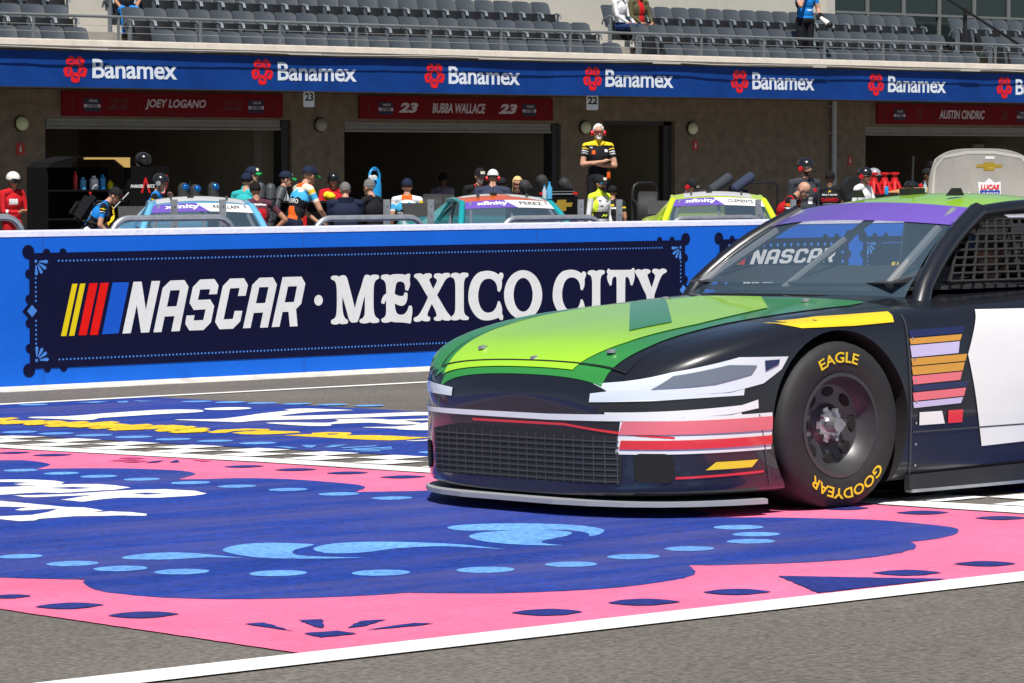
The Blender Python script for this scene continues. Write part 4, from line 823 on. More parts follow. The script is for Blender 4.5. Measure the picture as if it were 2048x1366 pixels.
def stock_car(name, label, loc, yaw, col, roofm, pillarm, tilt=0.0, group=None, full=False, hood_open=False, lower=None, cage=True, hatch=None):
    t = empty(name, loc, label, 'race car', group)
    t.rotation_euler = (tilt, 0, yaw)
    body = bpy.data.objects.new('body', BODY.copy()); C.objects.link(body); body.parent = t
    body.data.materials.append(col); body.data.materials.append(CUTM)
    for x in (0, -WB):
        for s in (1, -1): wheel(t, x, s, full)
    m = MB()                                  # splitter and side skirts
    spl = [(1.03, .30), (1.0, .48), (.94, .64), (.85, .77), (.72, .87), (.58, .93), (.44, .965), (.42, .93), (.42, -.93), (.44, -.965), (.58, -.93), (.72, -.87), (.85, -.77), (.94, -.64), (1.0, -.48), (1.03, -.30)]
    m.prism(spl, .052, .072, 'z'); m.build('splitter', mat('splitter_grey', (.30, .31, .33), .5), t)
    for s in (1, -1):
        m = MB(); m.prism([(-.40, .055), (-2.27, .055), (-2.27, .14), (-.40, .12)], s*.930, s*.962, 'y'); m.build('side_skirt', mat('skirt_dark', (.02, .02, .023), .5), t)
        m = MB(); m.prism([(-.41, .045), (-2.26, .045), (-2.26, .058), (-.41, .058)], s*.925, s*.968, 'y'); m.build('skid_strip', m_galv, t)
    # cabin floor, dash, cage, seat
    m = MB(); m.prism([(-.58, .45), (-.72, .66), (-.95, .70), (-2.9, .62), (-2.9, -.62), (-.95, -.70), (-.72, -.66), (-.58, -.45)], .895, .912, 'z'); m.build('cabin_deck', m_int, t)
    m = MB(); m.prism([(-.62, .93), (-.98, 1.0), (-1.06, .93)], -.66, .66, 'y'); m.build('dashboard', m_int, t)
    if cage:
        m = MB(); m.tube([(-1.95, .56, .92), (-1.95, .50, 1.22), (-1.95, .42, 1.255), (-1.95, -.42, 1.255), (-1.95, -.50, 1.22), (-1.95, -.56, .92)], .022, 8)
        for s in (1, -1): m.tube([(-.66, s*.60, .92), (-1.2, s*.48, 1.235), (-1.95, s*.44, 1.25), (-2.75, s*.50, .95)], .022, 8)
        m.tube([(-1.22, .48, 1.235), (-1.22, -.48, 1.235)], .02, 8); m.tube([(-.60, 0, .9), (-1.22, 0, 1.235)], .018, 8); m.build('roll_cage', m_cage, t)
        m = MB(); m.prism(rounded(.14, .56, .93, 1.20, .1), -1.78, -1.66, 'x'); m.box((-1.58, .13, 1.08), (.24, .05, .2)); m.box((-1.58, .57, 1.08), (.24, .05, .2)); m.build('seat', m_int, t, bevel=.01)
    MBx = MB(); MBx.grid(lambda u, v: tuple(ws(.03+.94*u, v)), 12, 8); o = MBx.build('windscreen', m_scr, t, smooth=60)
    o_r = shell(roof, 14, 12, .03).build('roof', roofm, t, smooth=40)
    m = MB(); m.grid(lambda u, v: tuple(rg(.08+.84*u, v)), 10, 6); m.build('rear_window', m_scr, t, smooth=60)
    for s in (1, -1):
        us = 0 if s > 0 else 1
        side = lambda v: ws(us, v)
        pm_ = MB(); pts = [ws(us, k/8)+Vector((.0, s*.004, -.012)) for k in range(9)]
        pts[0] = pts[0]-Vector((0, 0, .05))
        pm_.tube(pts, [.050]+[.043]*8, 8); pm_.build('front_pillar', pillarm, t, smooth=50)
        # roof rail and rear quarter
        q = MB(); q.tube([roof(us, k/8)+Vector((0, s*.0, -.018)) for k in range(9)], .030, 8); q.build('roof_rail', pillarm, t, smooth=50)
        q = MB(); A = roof(us, .80); B = roof(us, 1.0); D = rg(us, 1.0); 
        pl = [Vector((-1.98, A.y, A.z-.02)), Vector((B.x, B.y, B.z-.015)), Vector((D.x, D.y+s*.03, .93)), Vector((-2.62, s*.80, .90)), Vector((-2.12, s*.76, .90))]
        q.v = [tuple(p) for p in pl]+[tuple(p-Vector((0, s*.035, 0))) for p in pl]; q.f = [(0, 1, 2, 3, 4), (9, 8, 7, 6, 5)]+[(i, i+5, (i+1) % 5+5, (i+1) % 5) for i in range(5)]; q.m = [0]*7
        q.build('quarter_panel', pillarm, t)
        if s > 0:
            n_ = MB(); A = Vector((-1.16, .575, 1.20)); Bq = Vector((-1.92, .565, 1.20)); D0 = Vector((-.92, .72, .93)); D1 = Vector((-1.98, .72, .93))
            for k in range(15):
                f = k/14; a = A.lerp(Bq, f); b = D0.lerp(D1, f); n_.tube([a, b], .007, 4)
            for k in range(9):
                f = k/8; n_.tube([A.lerp(D0, f), Bq.lerp(D1, f)], .007, 4)
            n_.build('window_net', m_net, t)
    m = MB(); m.prism([(-3.42, .94), (-3.62, 1.10), (-3.64, 1.10), (-3.48, .93)], -.80, .80, 'y'); m.build('spoiler', m_black, t)
    if full is not None:
        m = MB(); m.box((-1.55, -.1, 1.335), (.10, .07, .03)); m.tube([(-1.55, -.1, 1.34), (-1.56, -.1, 1.50)], .005, 6); m.build('antenna', m_black, t)
        for s in (.3, -.33):
            m = MB(); m.prism([(-1.36, 1.31), (-1.40, 1.345), (-1.44, 1.345), (-1.46, 1.31)], s-.012, s+.012, 'y'); m.build('roof_strip', m_black, t)
    return t, body, o_r
def screen_banner(t, words, cols, name='screen_banner'):
    """sun strip across the top of the windscreen: purple left part, white right part with a name; seen from in front"""
    def at(x, z): 
        p = ws(x, z); e = Vector((.0028, 0, .0048)); return tuple(p+e)
    v0, v1 = .74, .985
    def st(u0, u1, s0=0, s1=0):
        V = []; T = []
        for i in range(13):
            for j in range(3):
                v = v0+(v1-v0)*j/2; f = j/2; u = (u0+s0*f)+(u1+s1*f-u0-s0*f)*i/12; V.append((u, v))
        for i in range(12):
            for j in range(2): a = i*3+j; T.append((a, a+3, a+4, a+1))
        return V, T
    cut = .50                                 # seen from the front the car's right side lies on the left
    p = sheet(name, st(.97, cut-.06, 0, .12), at, cols[0], t); q = sheet(name, st(cut-.06, .03, .12, 0), at, cols[1], t)
    def at2(x, z): p_ = ws(x, z); return tuple(p_+Vector((.0058, 0, .0098)))
    def dens(vt, k=.02):
        bm = bmesh.new(); vs = [bm.verts.new((a, b, 0)) for a, b in vt[0]]
        for tt in vt[1]: bm.faces.new([vs[i] for i in tt])
        for i in range(1, 50):
            bmesh.ops.bisect_plane(bm, geom=bm.verts[:]+bm.edges[:]+bm.faces[:], plane_co=(i*k, 0, 0), plane_no=(1, 0, 0))
        bm.verts.index_update(); r = ([(v.co.x, v.co.y) for v in bm.verts], [tuple(v.index for v in f.verts) for f in bm.faces]); bm.free(); return r
    if words[0]:
        a = fit(text2d(words[0], 1, off=.035), .86, .53, v0+.05, v1-.035); sheet('lettering', dens(a), at2, m_bwh, p)
    if words[1]:
        b = fit(text2d(words[1], 1, off=.0), .40, .14, v0+.09, v1-.06); sheet('lettering', dens(b), at2, m_ink, q)
    return p, q
pu = paint('purple', (.16, .09, .46)); pwht = paint('white', (.80, .80, .80)); pblk = paint('black', (.012, .013, .018)); plime = paint('lime', (.36, .70, .03)); pgreen = paint('green', (.035, .26, .05))
psil = paint('silver_white', (.70, .76, .80)); pyel = paint('yellow', (.85, .60, .02)); pred = paint('red', (.70, .03, .04)); porg = paint('orange', (.62, .30, .04)); pplum = paint('pale_purple', (.55, .50, .75)); psal = paint('pink_red', (.75, .16, .20)); pnav = paint('navy', (.015, .02, .09))
# --- the passing car
g0 = G(1688, 1019); TILT = math.atan(TS)
hero_y = g0.y+.965
car, body, rf = stock_car('race_car', 'black stock car with lime green bonnet and roof speeding past on track', (g0.x, hero_y, gz(hero_y)), math.pi, pblk, plime, pblk, tilt=TILT, full=True)
print('hero car', g0, hero_y)
bv = bvh_of(body)
LS = lambda nm, loops, m, off=.005: decal(nm, flat(loops), (0, 1.6, 0), (1, 0, 0), (0, 0, 1), (0, -1, 0), bv, m, body, off)
RS = lambda nm, loops, m, off=.005: decal(nm, flat(loops), (0, -1.6, 0), (1, 0, 0), (0, 0, 1), (0, 1, 0), bv, m, body, off)
TP = lambda nm, loops, m, off=.004: decal(nm, flat(loops), (0, 0, 2), (1, 0, 0), (0, 1, 0), (0, 0, -1), bv, m, body, off, maxd=2)
FR = lambda nm, loops, m, off=.005: decal(nm, flat(loops), (2, 0, 0), (0, 1, 0), (0, 0, 1), (-1, 0, 0), bv, m, body, off, maxd=1.6)
TP('hood_colour', [[(.93, .50), (.93, -.72), (.80, -.80), (.2, -.80), (-.41, -.70), (-.37, .0), (-.41, .70), (-.30, .72), (.30, .58), (.72, .56)]], pgreen)
TP('hood_flash', [[(.91, .30), (.91, -.55), (.35, -.70), (-.10, -.66), (-.38, -.30), (-.37, .10), (-.1, .42), (.35, .46), (.7, .40)]], plime, .008)
TP('hood_flash', [[(.55, .25), (.35, .30), (-.3, -.45), (-.2, -.58)]], pgreen, .012)
LS('headlight_graphic', [[(.93, .50), (.80, .505), (.60, .515), (.44, .545), (.34, .60), (.30, .65), (.55, .655), (.80, .60), (.93, .55)]], psil)
FR('headlight_graphic', [[(.93, .50), (.93, .545), (.75, .535), (.58, .525), (.45, .51), (.45, .475), (.60, .48), (.75, .485)]], psil, .006)
FR('headlight_graphic', [[(-.93, .50), (-.93, .545), (-.75, .535), (-.45, .51), (-.45, .475), (-.75, .485)]], psil, .006)
LS('white_stripe', [[(.94, .435), (.55, .46), (.47, .48), (.47, .445), (.60, .425), (.94, .405)]], pwht)
FR('white_stripe', [[(.93, .405), (.93, .435), (.2, .42), (-.9, .42), (-.9, .40), (.2, .395)]], pwht)
FR('grille', [[(.60, .14), (.62, .33), (.40, .36), (-.40, .36), (-.62, .33), (-.60, .14)]], m_net, .002)
LS('sponsor_panel', [[(.93, .265), (.405, .275), (.40, .425), (.92, .415)]], pwht); LS('sponsor_stripe', [[(.925, .345), (.404, .355), (.402, .410), (.918, .400)]], psal, .010); LS('sponsor_stripe', [[(.925, .285), (.405, .295), (.404, .332), (.922, .322)]], pred, .010)
LS('yellow_logo', [[(.70, .20), (.50, .205), (.47, .235), (.66, .232)]], pyel)
LS('fender_number', [[(.30, .785), (.05, .805), (-.36, .815), (-.34, .772), (-.10, .764), (.20, .762)]], pyel)
for i, (z0, z1, m) in enumerate(((.705, .735, pnav), (.675, .70, porg), (.62, .67, pplum), (.585, .615, porg), (.545, .58, porg), (.505, .54, psal), (.475, .50, pnav), (.435, .47, psal), (.405, .43, pplum))): LS('contingency_decal', [[(-.425, z0), (-.76+.02*(i % 3), z0+.008), (-.775+.02*(i % 3), z1+.008), (-.42, z1)]], m)
FR('grille_mesh', [rect(-.60, .60, .15+k*.0235, .155+k*.0235) for k in range(8)]+[rect(-.59+k*.059, -.585+k*.059, .14, .34) for k in range(21)], m_mesh, .006)
for s_ in (1, -1): FR('brake_duct', [rounded(min(s_*.66, s_*.80), max(s_*.66, s_*.80), .15, .27, .03)], CUTM, .006)
LS('headlamp_lens', [[(.86, .53), (.66, .55), (.50, .585), (.47, .62), (.60, .625), (.80, .585)]], mat('lens_grey', (.16, .19, .23), .12, coat=.8), .009); LS('headlamp_lens', [[(.43, .595), (.36, .62), (.35, .64), (.43, .638)]], pnav, .009)
LS('panel_seam', [[(-.405, .12), (-.412, .12), (-.412, .80), (-.405, .80)]], m_seam, .006); LS('panel_seam', [rect(-2.1, -.42, .30, .306)], m_seam, .006); LS('panel_seam', [[(.40, .12), (.405, .12), (.47, .42), (.465, .42)]], m_seam, .006)
TP('panel_seam', [[(.88, .60), (.885, .60), (.885, -.60), (.88, -.60)], [(.88, .60), (-.40, .78), (-.40, .787), (.88, .607)], [(.88, -.60), (-.40, -.78), (-.40, -.787), (.88, -.607)]], m_black, .010)
for k in range(7): LS('rivet', [ellipse(-.44-k*.0, .16+k*.09, .006, .006, 8)], m_galv, .006)
LS('fender_logo', [[(-.46, .33), (-.62, .33), (-.60, .385), (-.46, .385)]], pwht); LS('fender_logo', [[(-.64, .33), (-.73, .33), (-.735, .385), (-.64, .385)]], pred)
LS('door_number', [[(-.86, .22), (-1.72, .24), (-1.66, .80), (-.88, .81), (-.78, .62)]], pwht)
LS('sill_decal', [[(-1.40, .15), (-1.70, .155), (-1.70, .21), (-1.40, .205)]], pred)
RS('door_number', [[(-.98, .22), (-1.72, .24), (-1.66, .80), (-1.0, .81)]], pwht)
def roofdec(nm, loop, m, lift=.003):
    bvr = bvh_of(rf); return decal(nm, flat([loop]), (0, 0, 2), (1, 0, 0), (0, 1, 0), (0, 0, -1), bvr, m, rf, lift, maxd=2)
FR('red_line', [[(.90, .32), (.90, .33), (.3, .385), (-.3, .385), (-.3, .375), (.3, .375)]], pred)
LS('red_line', [[(.80, .165), (.44, .18), (.44, .19), (.80, .175)]], pred)
for hx, hy in ((.80, .42), (.80, -.42), (.86, .0), (-.30, .45), (-.30, -.45)):
    zc_ = car_section(hx)[10][1]+.004; m = MB(); m.lathe([(0, 0), (.022, 0), (.022, .012), (0, .016)], 12); o = m.build('hood_pin', m_galv, body, smooth=40); o.location = (hx, hy, zc_+.010)
screen_banner(car, ('', ''), (pu, pu))
# --- cars parked beyond the wall, noses toward the wall
ltb = paint('light_blue', (.13, .42, .66)); teal = paint('teal', (.01, .30, .33)); orng = paint('vivid_orange', (.80, .13, .01)); fluo = paint('fluorescent_yellow', (.62, .82, .02)); grey_ = paint('primer_grey', (.42, .40, .38))
PARK = 'stock cars parked behind the pit wall'
def park(px, py, yw, label, col, roofm, pil, words, rot=0.0):
    p = W(px, py, yw); a_ = -math.pi/2-rad(rot); fw = Vector((math.cos(a_), math.sin(a_), 0)); p0 = p+fw*1.22; H_ = (p.z-gz(yw))/1.315
    print('car height', H_)
    o, b, r = stock_car('race_car', label, (p0.x, p0.y, gz(yw)), a_, col, roofm, pil, tilt=0, group=PARK, full=False)
    o.scale = (1, 1, H_); o.rotation_euler = (0, .05, a_); o.location.z -= .035; s = screen_banner(o, words, (pu, pwht)); return o, b, r
YP = 10.0
c1o, _, r1 = park(402, 404, YP, 'pale blue stock car with white name strip parked behind left hoop', ltb, ltb, ltb, ('xfinity', 'RETZLAFF'), 30)
c2o, _, r2 = park(1012, 398, 11.0, 'teal stock car with orange and white roof parked behind the wall', teal, orng, teal, ('xfinity', 'PEREZ'), 25)
c3o, _, r3 = park(1436, 393, 9.3, 'fluorescent yellow stock car with white roof parked behind the wall', fluo, fluo, fluo, ('xfinity', 'CLEMENTS'), 40)
for r, loop, mm in ((r1, [(-1.30, -.50), (-1.28, .50), (-2.1, .46), (-2.1, -.46)], pwht), (r2, [(-1.40, .10), (-1.24, .50), (-2.05, .48), (-1.9, .05)], pwht), (r2, [(-1.55, -.50), (-1.50, -.12), (-1.75, -.06), (-1.9, -.48)], pwht), (r3, [(-1.27, -.42), (-1.25, .42), (-2.1, .42), (-2.1, -.42)], pwht)):
    rf = r; roofdec('roof_graphic', loop, mm)
# car with its bonnet up at the far right
p = W(2000, 400, 8.6)
o4, b4, r4 = stock_car('race_car', 'grey stock car with bonnet propped up at the right end', (p.x-.3, 8.2, gz(8.6)), -math.pi/2-rad(15), grey_, grey_, grey_, group=PARK, full=False)
hd = MB(); TI = rad(97)
def hoodfn(u, v):
    y = (u-.5)*1.72*(1-.16*v**2.5); l = v*1.10; cv = .05*math.sin(math.pi*v)
    edge = 1-max(0, abs(2*u-1)-.8)*0
    top = l*(1-.13*v*abs(2*u-1)**3.5)
    q = Vector((-.50+top*math.cos(TI)*-1*-1, y, .88+top*math.sin(TI))); return tuple(q+Vector((.03*(2*u-1)**2-cv, 0, 0)))
hd.grid(hoodfn, 16, 12); hd.grid(lambda u, v: tuple(Vector(hoodfn(u, v))-Vector((.04, 0, 0))), 16, 12, flip=True)
for u in (0, 1): hd.grid(lambda s, v, u=u: tuple(Vector(hoodfn(u, v))-Vector((.04*s, 0, 0))), 1, 12)
for v in (0, 1): hd.grid(lambda u, s, v=v: tuple(Vector(hoodfn(u, v))-Vector((.04*s, 0, 0))), 16, 1)
hood = hd.build('raised_bonnet', mat('bonnet_liner', (.36, .34, .31), .6, var=.12, scale=3, bump=.2, bscale=8), o4, smooth=50)
bvh_h = bvh_of(hood)
HD = lambda nm, vt, m, off=.004: decal(nm, vt, (2, 0, 0), (0, 1, 0), (0, 0, 1), (-1, 0, 0), bvh_h, m, hood, off, maxd=4)
HD('bonnet_rib', flat([[(-.83, .95), (-.79, .95), (-.72, 1.70), (-.60, 1.84), (-.2, 1.90), (.2, 1.90), (.60, 1.84), (.72, 1.70), (.79, .95), (.83, .95), (.76, 1.73), (.62, 1.88), (.2, 1.94), (-.2, 1.94), (-.62, 1.88), (-.76, 1.73)]]), mat('liner_rib', (.55, .53, .49), .6))
HD('bonnet_rib', flat([[(-.52, 1.15), (-.47, 1.10), (-.18, 1.38), (-.20, 1.41)], [(.52, 1.15), (.47, 1.10), (.18, 1.38), (.20, 1.41)]]), mat('liner_rib', (.55, .53, .49), .6), .006)
BX = .12
bow = [(-.26, .0), (-.24, .05), (-.11, .05), (-.11, .085), (.11, .085), (.11, .05), (.27, .05), (.24, -.0), (.11, -.0), (.11, -.05), (-.11, -.05), (-.11, .0)]
HD('emblem', flat([[(BX+a*.78, 1.72+b*.8) for a, b in bow]]), mat('bowtie_gold', (.62, .40, .05), .35, metal=.5))
HD('decal', flat([rect(BX-.06, BX+.08, 1.83, 1.87)]), pwht, .005); 
sh = [(-.22, .14), (-.10, .13), (0, .19), (.10, .13), (.22, .14), (.21, -.02), (.13, -.13), (0, -.18), (-.13, -.13), (-.21, -.02)]
HD('oil_emblem', flat([[(BX-.0+a*.80, 1.40+b*.95) for a, b in sh]]), pwht, .005); HD('oil_emblem', flat([[(BX-.0+a*.72, 1.40+b*.86) for a, b in [(-.22, .02), (.22, .02), (.21, -.02), (.13, -.13), (0, -.18), (-.13, -.13), (-.21, -.02)]]]), paint('emblem_blue', (.03, .06, .36)), .008)
HD('lettering', fit(text2d('LUCAS', 1, shear=.2, off=.05), BX-.145, BX+.15, 1.425, 1.495), pred, .011); HD('lettering', merge(fit(text2d('OIL PRODUCTS', 1, off=.03), BX-.125, BX+.125, 1.36, 1.39), fit(text2d('INC.', 1, off=.03), BX-.04, BX+.04, 1.305, 1.335)), pwht, .012)
# ---------------------------------------------------------------- people
SK1 = mat('skin_light', (.52, .28, .19), .5, spec=.3); SK2 = mat('skin_tan', (.38, .19, .11), .5, spec=.3); SK3 = mat('skin_brown', (.16, .075, .045), .5, spec=.3)
EYE = mat('eye_dark', (.03, .02, .02), .3); LIP = mat('lip', (.38, .14, .12), .5)
def cloth(n, c, r=.85): return mat('cloth_'+n, c, r, spec=.2, var=.16, scale=7, bump=.6, bscale=9)
K = dict(black=cloth('black', (.012, .012, .015)), navy=cloth('navy', (.012, .018, .045)), blue=cloth('blue', (.01, .20, .62)), red=cloth('red', (.50, .012, .018)), maroon=cloth('maroon', (.09, .03, .045)), white=cloth('white', (.72, .73, .75)), grey=cloth('grey', (.045, .05, .062)), slate=cloth('slate', (.035, .045, .085)), teal=cloth('teal', (.03, .42, .42)), orange=cloth('orange', (.75, .12, .015)), sky=cloth('sky_blue', (.06, .40, .72)), yellow=cloth('yellow', (.80, .55, .02)), fluo=cloth('fluorescent', (.72, .88, .05)), cream=cloth('cream', (.75, .72, .58)), green=cloth('green', (.01, .25, .06)), olive=cloth('olive', (.09, .08, .04)), brown=cloth('brown', (.05, .035, .03)), denim=cloth('denim', (.012, .03, .11)), lilac=cloth('lilac', (.30, .24, .34)), hair_grey=cloth('hair_grey', (.17, .165, .16)), hair_white=cloth('hair_white', (.72, .71, .68)), hair_dark=cloth('hair_dark', (.012, .010, .009)), hair_blond=cloth('hair_blond', (.72, .50, .22)), beard=cloth('beard', (.05, .03, .02)))
GLS = mat('sunglass_black', (.01, .01, .012), .08); GLB = mat('sunglass_blue', (.02, .30, .55), .08, metal=.6); GLR = mat('sunglass_red', (.12, .015, .012), .1)
HB = mat('helmet_black', (.012, .013, .015), .22, coat=.6); HW = mat('helmet_white', (.75, .74, .70), .3, coat=.5); HR = mat('headset_red', (.60, .01, .02), .35)
def cap_seg(a, b, r0, r1, n=10):
    m = MB(); a = Vector(a); b = Vector(b); L = (b-a).length; d = (b-a)/max(L, 1e-6); pts = []; rs = []
    for t in (88, 60, 30, 0): pts.append(a-d*r0*math.sin(rad(t))); rs.append(r0*math.cos(rad(t)))
    for t in (0, 30, 60, 88): pts.append(b+d*r1*math.sin(rad(t))); rs.append(r1*math.cos(rad(t)))
    m.tube(pts, rs, n); return m
def arms(kind, s):
    sh = Vector((s*.185, 0, 1.43))
    E = {'down': ((.245, -.02, 1.13), (.25, .07, .90), (.245, .10, .82)), 'foldo': ((.26, .08, 1.15), (-.04, .205, 1.19), (-.13, .18, 1.22)), 'foldu': ((.25, .08, 1.13), (.02, .165, 1.13), (-.07, .15, 1.16)), 'hip': ((.43, -.10, 1.17), (.24, .02, .99), (.19, .09, .96)),
         'face': ((.20, .24, 1.19), (.10, .22, 1.42), (.05, .19, 1.50)), 'fwd': ((.25, .12, 1.16), (.15, .36, 1.10), (.11, .44, 1.10)), 'table': ((.28, .20, 1.20), (.16, .44, 1.10), (.10, .52, 1.11)), 'phone': ((.25, .07, 1.13), (.10, .29, 1.12), (.05, .36, 1.16)), 'low': ((.23, .20, 1.14), (.18, .38, .98), (.16, .46, .93)), 'lap': ((.24, .08, 1.15), (.14, .28, 1.0), (.08, .34, .98)), 'camera': ((.26, .02, 1.14), (.22, .20, 1.0), (.17, .26, .98))}[kind]
    return [sh]+[Vector((s*q[0], q[1], q[2])) for q in E]
class Person:
    def __init__(s, px, py, y, ang, label, shirt='black', pants='black', skin=SK1, larm='down', rarm='down', lean=0, hpitch=0, hyaw=0, sleeve=.5, sit=False, pattern=None, wide=1.10, base=None, scale=None, beard=None, group=None, hairmat=None, hair='short', loc=None):
        s.lean = lean; Rl = Matrix.Rotation(rad(-lean), 4, 'X'); piv = Vector((0, 0, .95))
        def L(p): p = Vector(p); return piv+(Rl @ (p-piv)) if p.z > .93 else p
        s.L = L; P = []                       # pieces: (bone, kind, data)
        def C_(bone, a, b, r0, r1): P.append((bone, 'c', Vector(a), Vector(b), r0, r1))
        def E_(bone, c, r, R=None): P.append((bone, 'e', Vector(c), Vector(r), R or Matrix.Identity(3)))
        R3 = Rl.to_3x3()
        E_('pelvis', (0, -.005, .94), (.165*wide, .125*wide, .13)); E_('torso', L((0, .0, 1.08)), (.150*wide, .112*wide, .16), R3); E_('torso', L((0, -.005, 1.27)), (.180*wide, .122*wide, .19), R3)
        for sx in (-1, 1):
            C_('torso', L((sx*.06, -.01, 1.44)), L((sx*.175*wide, 0, 1.425)), .075, .062); E_('torso', L((sx*.085, .055, 1.30)), (.085, .06, .09), R3)
        C_('neck', L((0, -.01, 1.44)), L((0, .012, 1.56)), .062, .052)
        hc = L((0, .028, 1.640)); Rh = (Matrix.Rotation(rad(-lean*.55), 4, 'X') @ Matrix.Rotation(rad(hyaw), 4, 'Z') @ Matrix.Rotation(rad(-hpitch), 4, 'X')).to_3x3(); s.hc = hc; s.Rh = Rh
        def H(v): return hc+Rh @ Vector(v)
        s.H = H
        E_('head', H((0, -.008, .025)), (.076, .094, .092), Rh); E_('head', H((0, .018, -.035)), (.060, .070, .080), Rh); C_('head', H((0, .078, .0)), H((0, .098, -.030)), .010, .016)
        E_('head', H((0, .065, -.095)), (.032, .026, .022), Rh)
        for sx in (-1, 1): E_('head', H((sx*.078, -.008, -.012)), (.012, .022, .032), Rh)
        for sx, kind in ((-1, larm), (1, rarm)):
            sh, el, wr, ht = [q for q in arms(kind, sx)]; sh.x *= wide
            sh, el, wr, ht = [L(q) if (q.z > .93 or lean == 0) else (piv+(Rl @ (q-piv))) for q in (sh, el, wr, ht)]
            C_('uarm', sh, el, .056, .043); C_('farm', el, wr, .041, .028); d = (ht-wr).normalized(); C_('hand', wr, wr+d*.06, .026, .032)
            side = d.cross(Vector((0, 0, 1)));  side = side.normalized() if side.length > .1 else Vector((1, 0, 0)); nrm = side.cross(d).normalized()
            for f in range(4):
                o = wr+d*.075+side*((f-1.5)*.021); ln = (.062, .075, .07, .052)[f]; k1_ = o+d*ln*.6-nrm*.008; k2_ = k1_+d*ln*.35-nrm*.022
                C_('hand', o, k1_, .0105, .0095); C_('hand', k1_, k2_, .0095, .0085)
            t0 = wr+d*.03-side*sx*.026; t1 = t0+d*.035-side*sx*.022-nrm*.01; C_('hand', t0, t1, .012, .011); C_('hand', t1, t1+d*.03-nrm*.012, .011, .009)
        for sx in (-1, 1):
            hp_ = Vector((sx*.088*wide, 0, .92))
            if sit == 'car': kn = Vector((sx*.13, .42, 1.0)); an = Vector((sx*.12, .80, .86)); to = Vector((sx*.12, .90, .95)); hp_.z = .93
            elif sit: kn = Vector((sx*.12, .43, .93)); an = Vector((sx*.12, .46, .50)); to = Vector((sx*.13, .62, .46)); hp_.z = .93
            else: kn = Vector((sx*.10, .02, .50)); an = Vector((sx*.105, -.01, .09)); to = Vector((sx*.125, .16, .045))
            C_('thigh', hp_, kn, .088*wide, .060); C_('shin', kn, an, .060, .040); C_('foot', an+Vector((0, -.03, -.035)), to, .042, .036)
        m = MB()
        for q in P:
            if q[1] == 'c': t_ = cap_seg(*q[2:]); m.add(t_.v, t_.f)
            else: m.ell(q[2], q[3], q[4], 16, 10)
        me = bpy.data.meshes.new('b'); me.from_pydata(m.v, [], m.f); o = bpy.data.objects.new('b', me); C.objects.link(o)
        rm = o.modifiers.new('r', 'REMESH'); rm.mode = 'VOXEL'; rm.voxel_size = .0115; sm = o.modifiers.new('s', 'SMOOTH'); sm.factor = .5; sm.iterations = 3
        bpy.context.view_layer.update(); dg = bpy.context.evaluated_depsgraph_get(); me2 = bpy.data.meshes.new_from_object(o.evaluated_get(dg)); me2.name = 'person_body'
        bpy.data.objects.remove(o); bpy.data.meshes.remove(me)
        n = len(me2.polygons); ce = np.empty(n*3); me2.polygons.foreach_get('center', ce); ce = ce.reshape(-1, 3)
        best = np.full(n, 1e9); bone = np.zeros(n, dtype=object); tt = np.zeros(n)
        for q in P:
            if q[1] == 'c':
                a = np.array(q[2]); b = np.array(q[3]); ab = b-a; t = np.clip(((ce-a)@ab)/max(ab@ab, 1e-9), 0, 1); d = np.linalg.norm(ce-a-np.outer(t, ab), axis=1)-(q[4]+(q[5]-q[4])*t)
            else:
                Rm = np.array(q[4]); d = (np.linalg.norm(((ce-np.array(q[2]))@Rm)/np.array(q[3]), axis=1)-1)*min(q[3]); t = np.zeros(n)
            k = d < best; best[k] = d[k]; bone[k] = q[0]; tt[k] = t[k]
        s.mats = []
        def mi(mm):
            if mm not in s.mats: s.mats.append(mm)
            return s.mats.index(mm)
        sh_ = K[shirt]; pa_ = K[pants]; idx = np.full(n, mi(skin), dtype=np.int32)
        def iss(*b): return np.isin(bone.astype(str), b)
        idx[iss('torso')] = mi(sh_); idx[iss('pelvis', 'thigh', 'shin')] = mi(pa_); idx[iss('foot')] = mi(K['black'])
        idx[iss('uarm') & (tt < (.62 if sleeve < .9 else 2))] = mi(sh_)
        if sleeve > .9: idx[iss('farm') & (tt < .96)] = mi(sh_)
        # torso-local coordinates for patterns: x right, y forward, z up with the lean taken out
        pi = np.array(Rl.inverted().to_3x3()); loc_ = (ce-np.array(piv))@pi.T+np.array(piv)
        idx[iss('pelvis') & (loc_[:, 2] > .97)] = mi(sh_); idx[iss('neck') & (loc_[:, 2] < 1.475)] = mi(sh_)
        hl = (ce-np.array(hc))@np.array(Rh); hd_ = iss('head')
        for sx in (-1, 1): idx[hd_ & (abs(hl[:, 0]-sx*.03) < .014) & (abs(hl[:, 2]-.008) < .007) & (hl[:, 1] > .05)] = mi(EYE)
        idx[hd_ & (abs(hl[:, 0]) < .024) & (abs(hl[:, 2]+.062) < .007) & (hl[:, 1] > .05)] = mi(LIP)
        if beard: idx[hd_ & (hl[:, 2] < -.05) & (hl[:, 1] > .0) & ~((abs(hl[:, 0]) < .02) & (abs(hl[:, 2]+.062) < .006))] = mi(K[beard])
        if pattern:
            T = iss('torso', 'pelvis') & (loc_[:, 2] > .96)
            for mk, f in pattern:
                k = f(loc_[:, 0], loc_[:, 1], loc_[:, 2], tt, iss, T); idx[k] = mi(K[mk] if isinstance(mk, str) else mk)
        me2.materials.clear(); me2.polygons.foreach_set('material_index', idx); me2.polygons.foreach_set('use_smooth', [True]*n)
        for mm in s.mats: me2.materials.append(mm)
        top = max(v.co.z for v in me2.vertices)+.012
        p = loc if loc is not None else W(px, py, y); gzv = base if base is not None else gz(p.y)
        k = scale if scale else (p.z-gzv)/top
        if sit: gzv = base
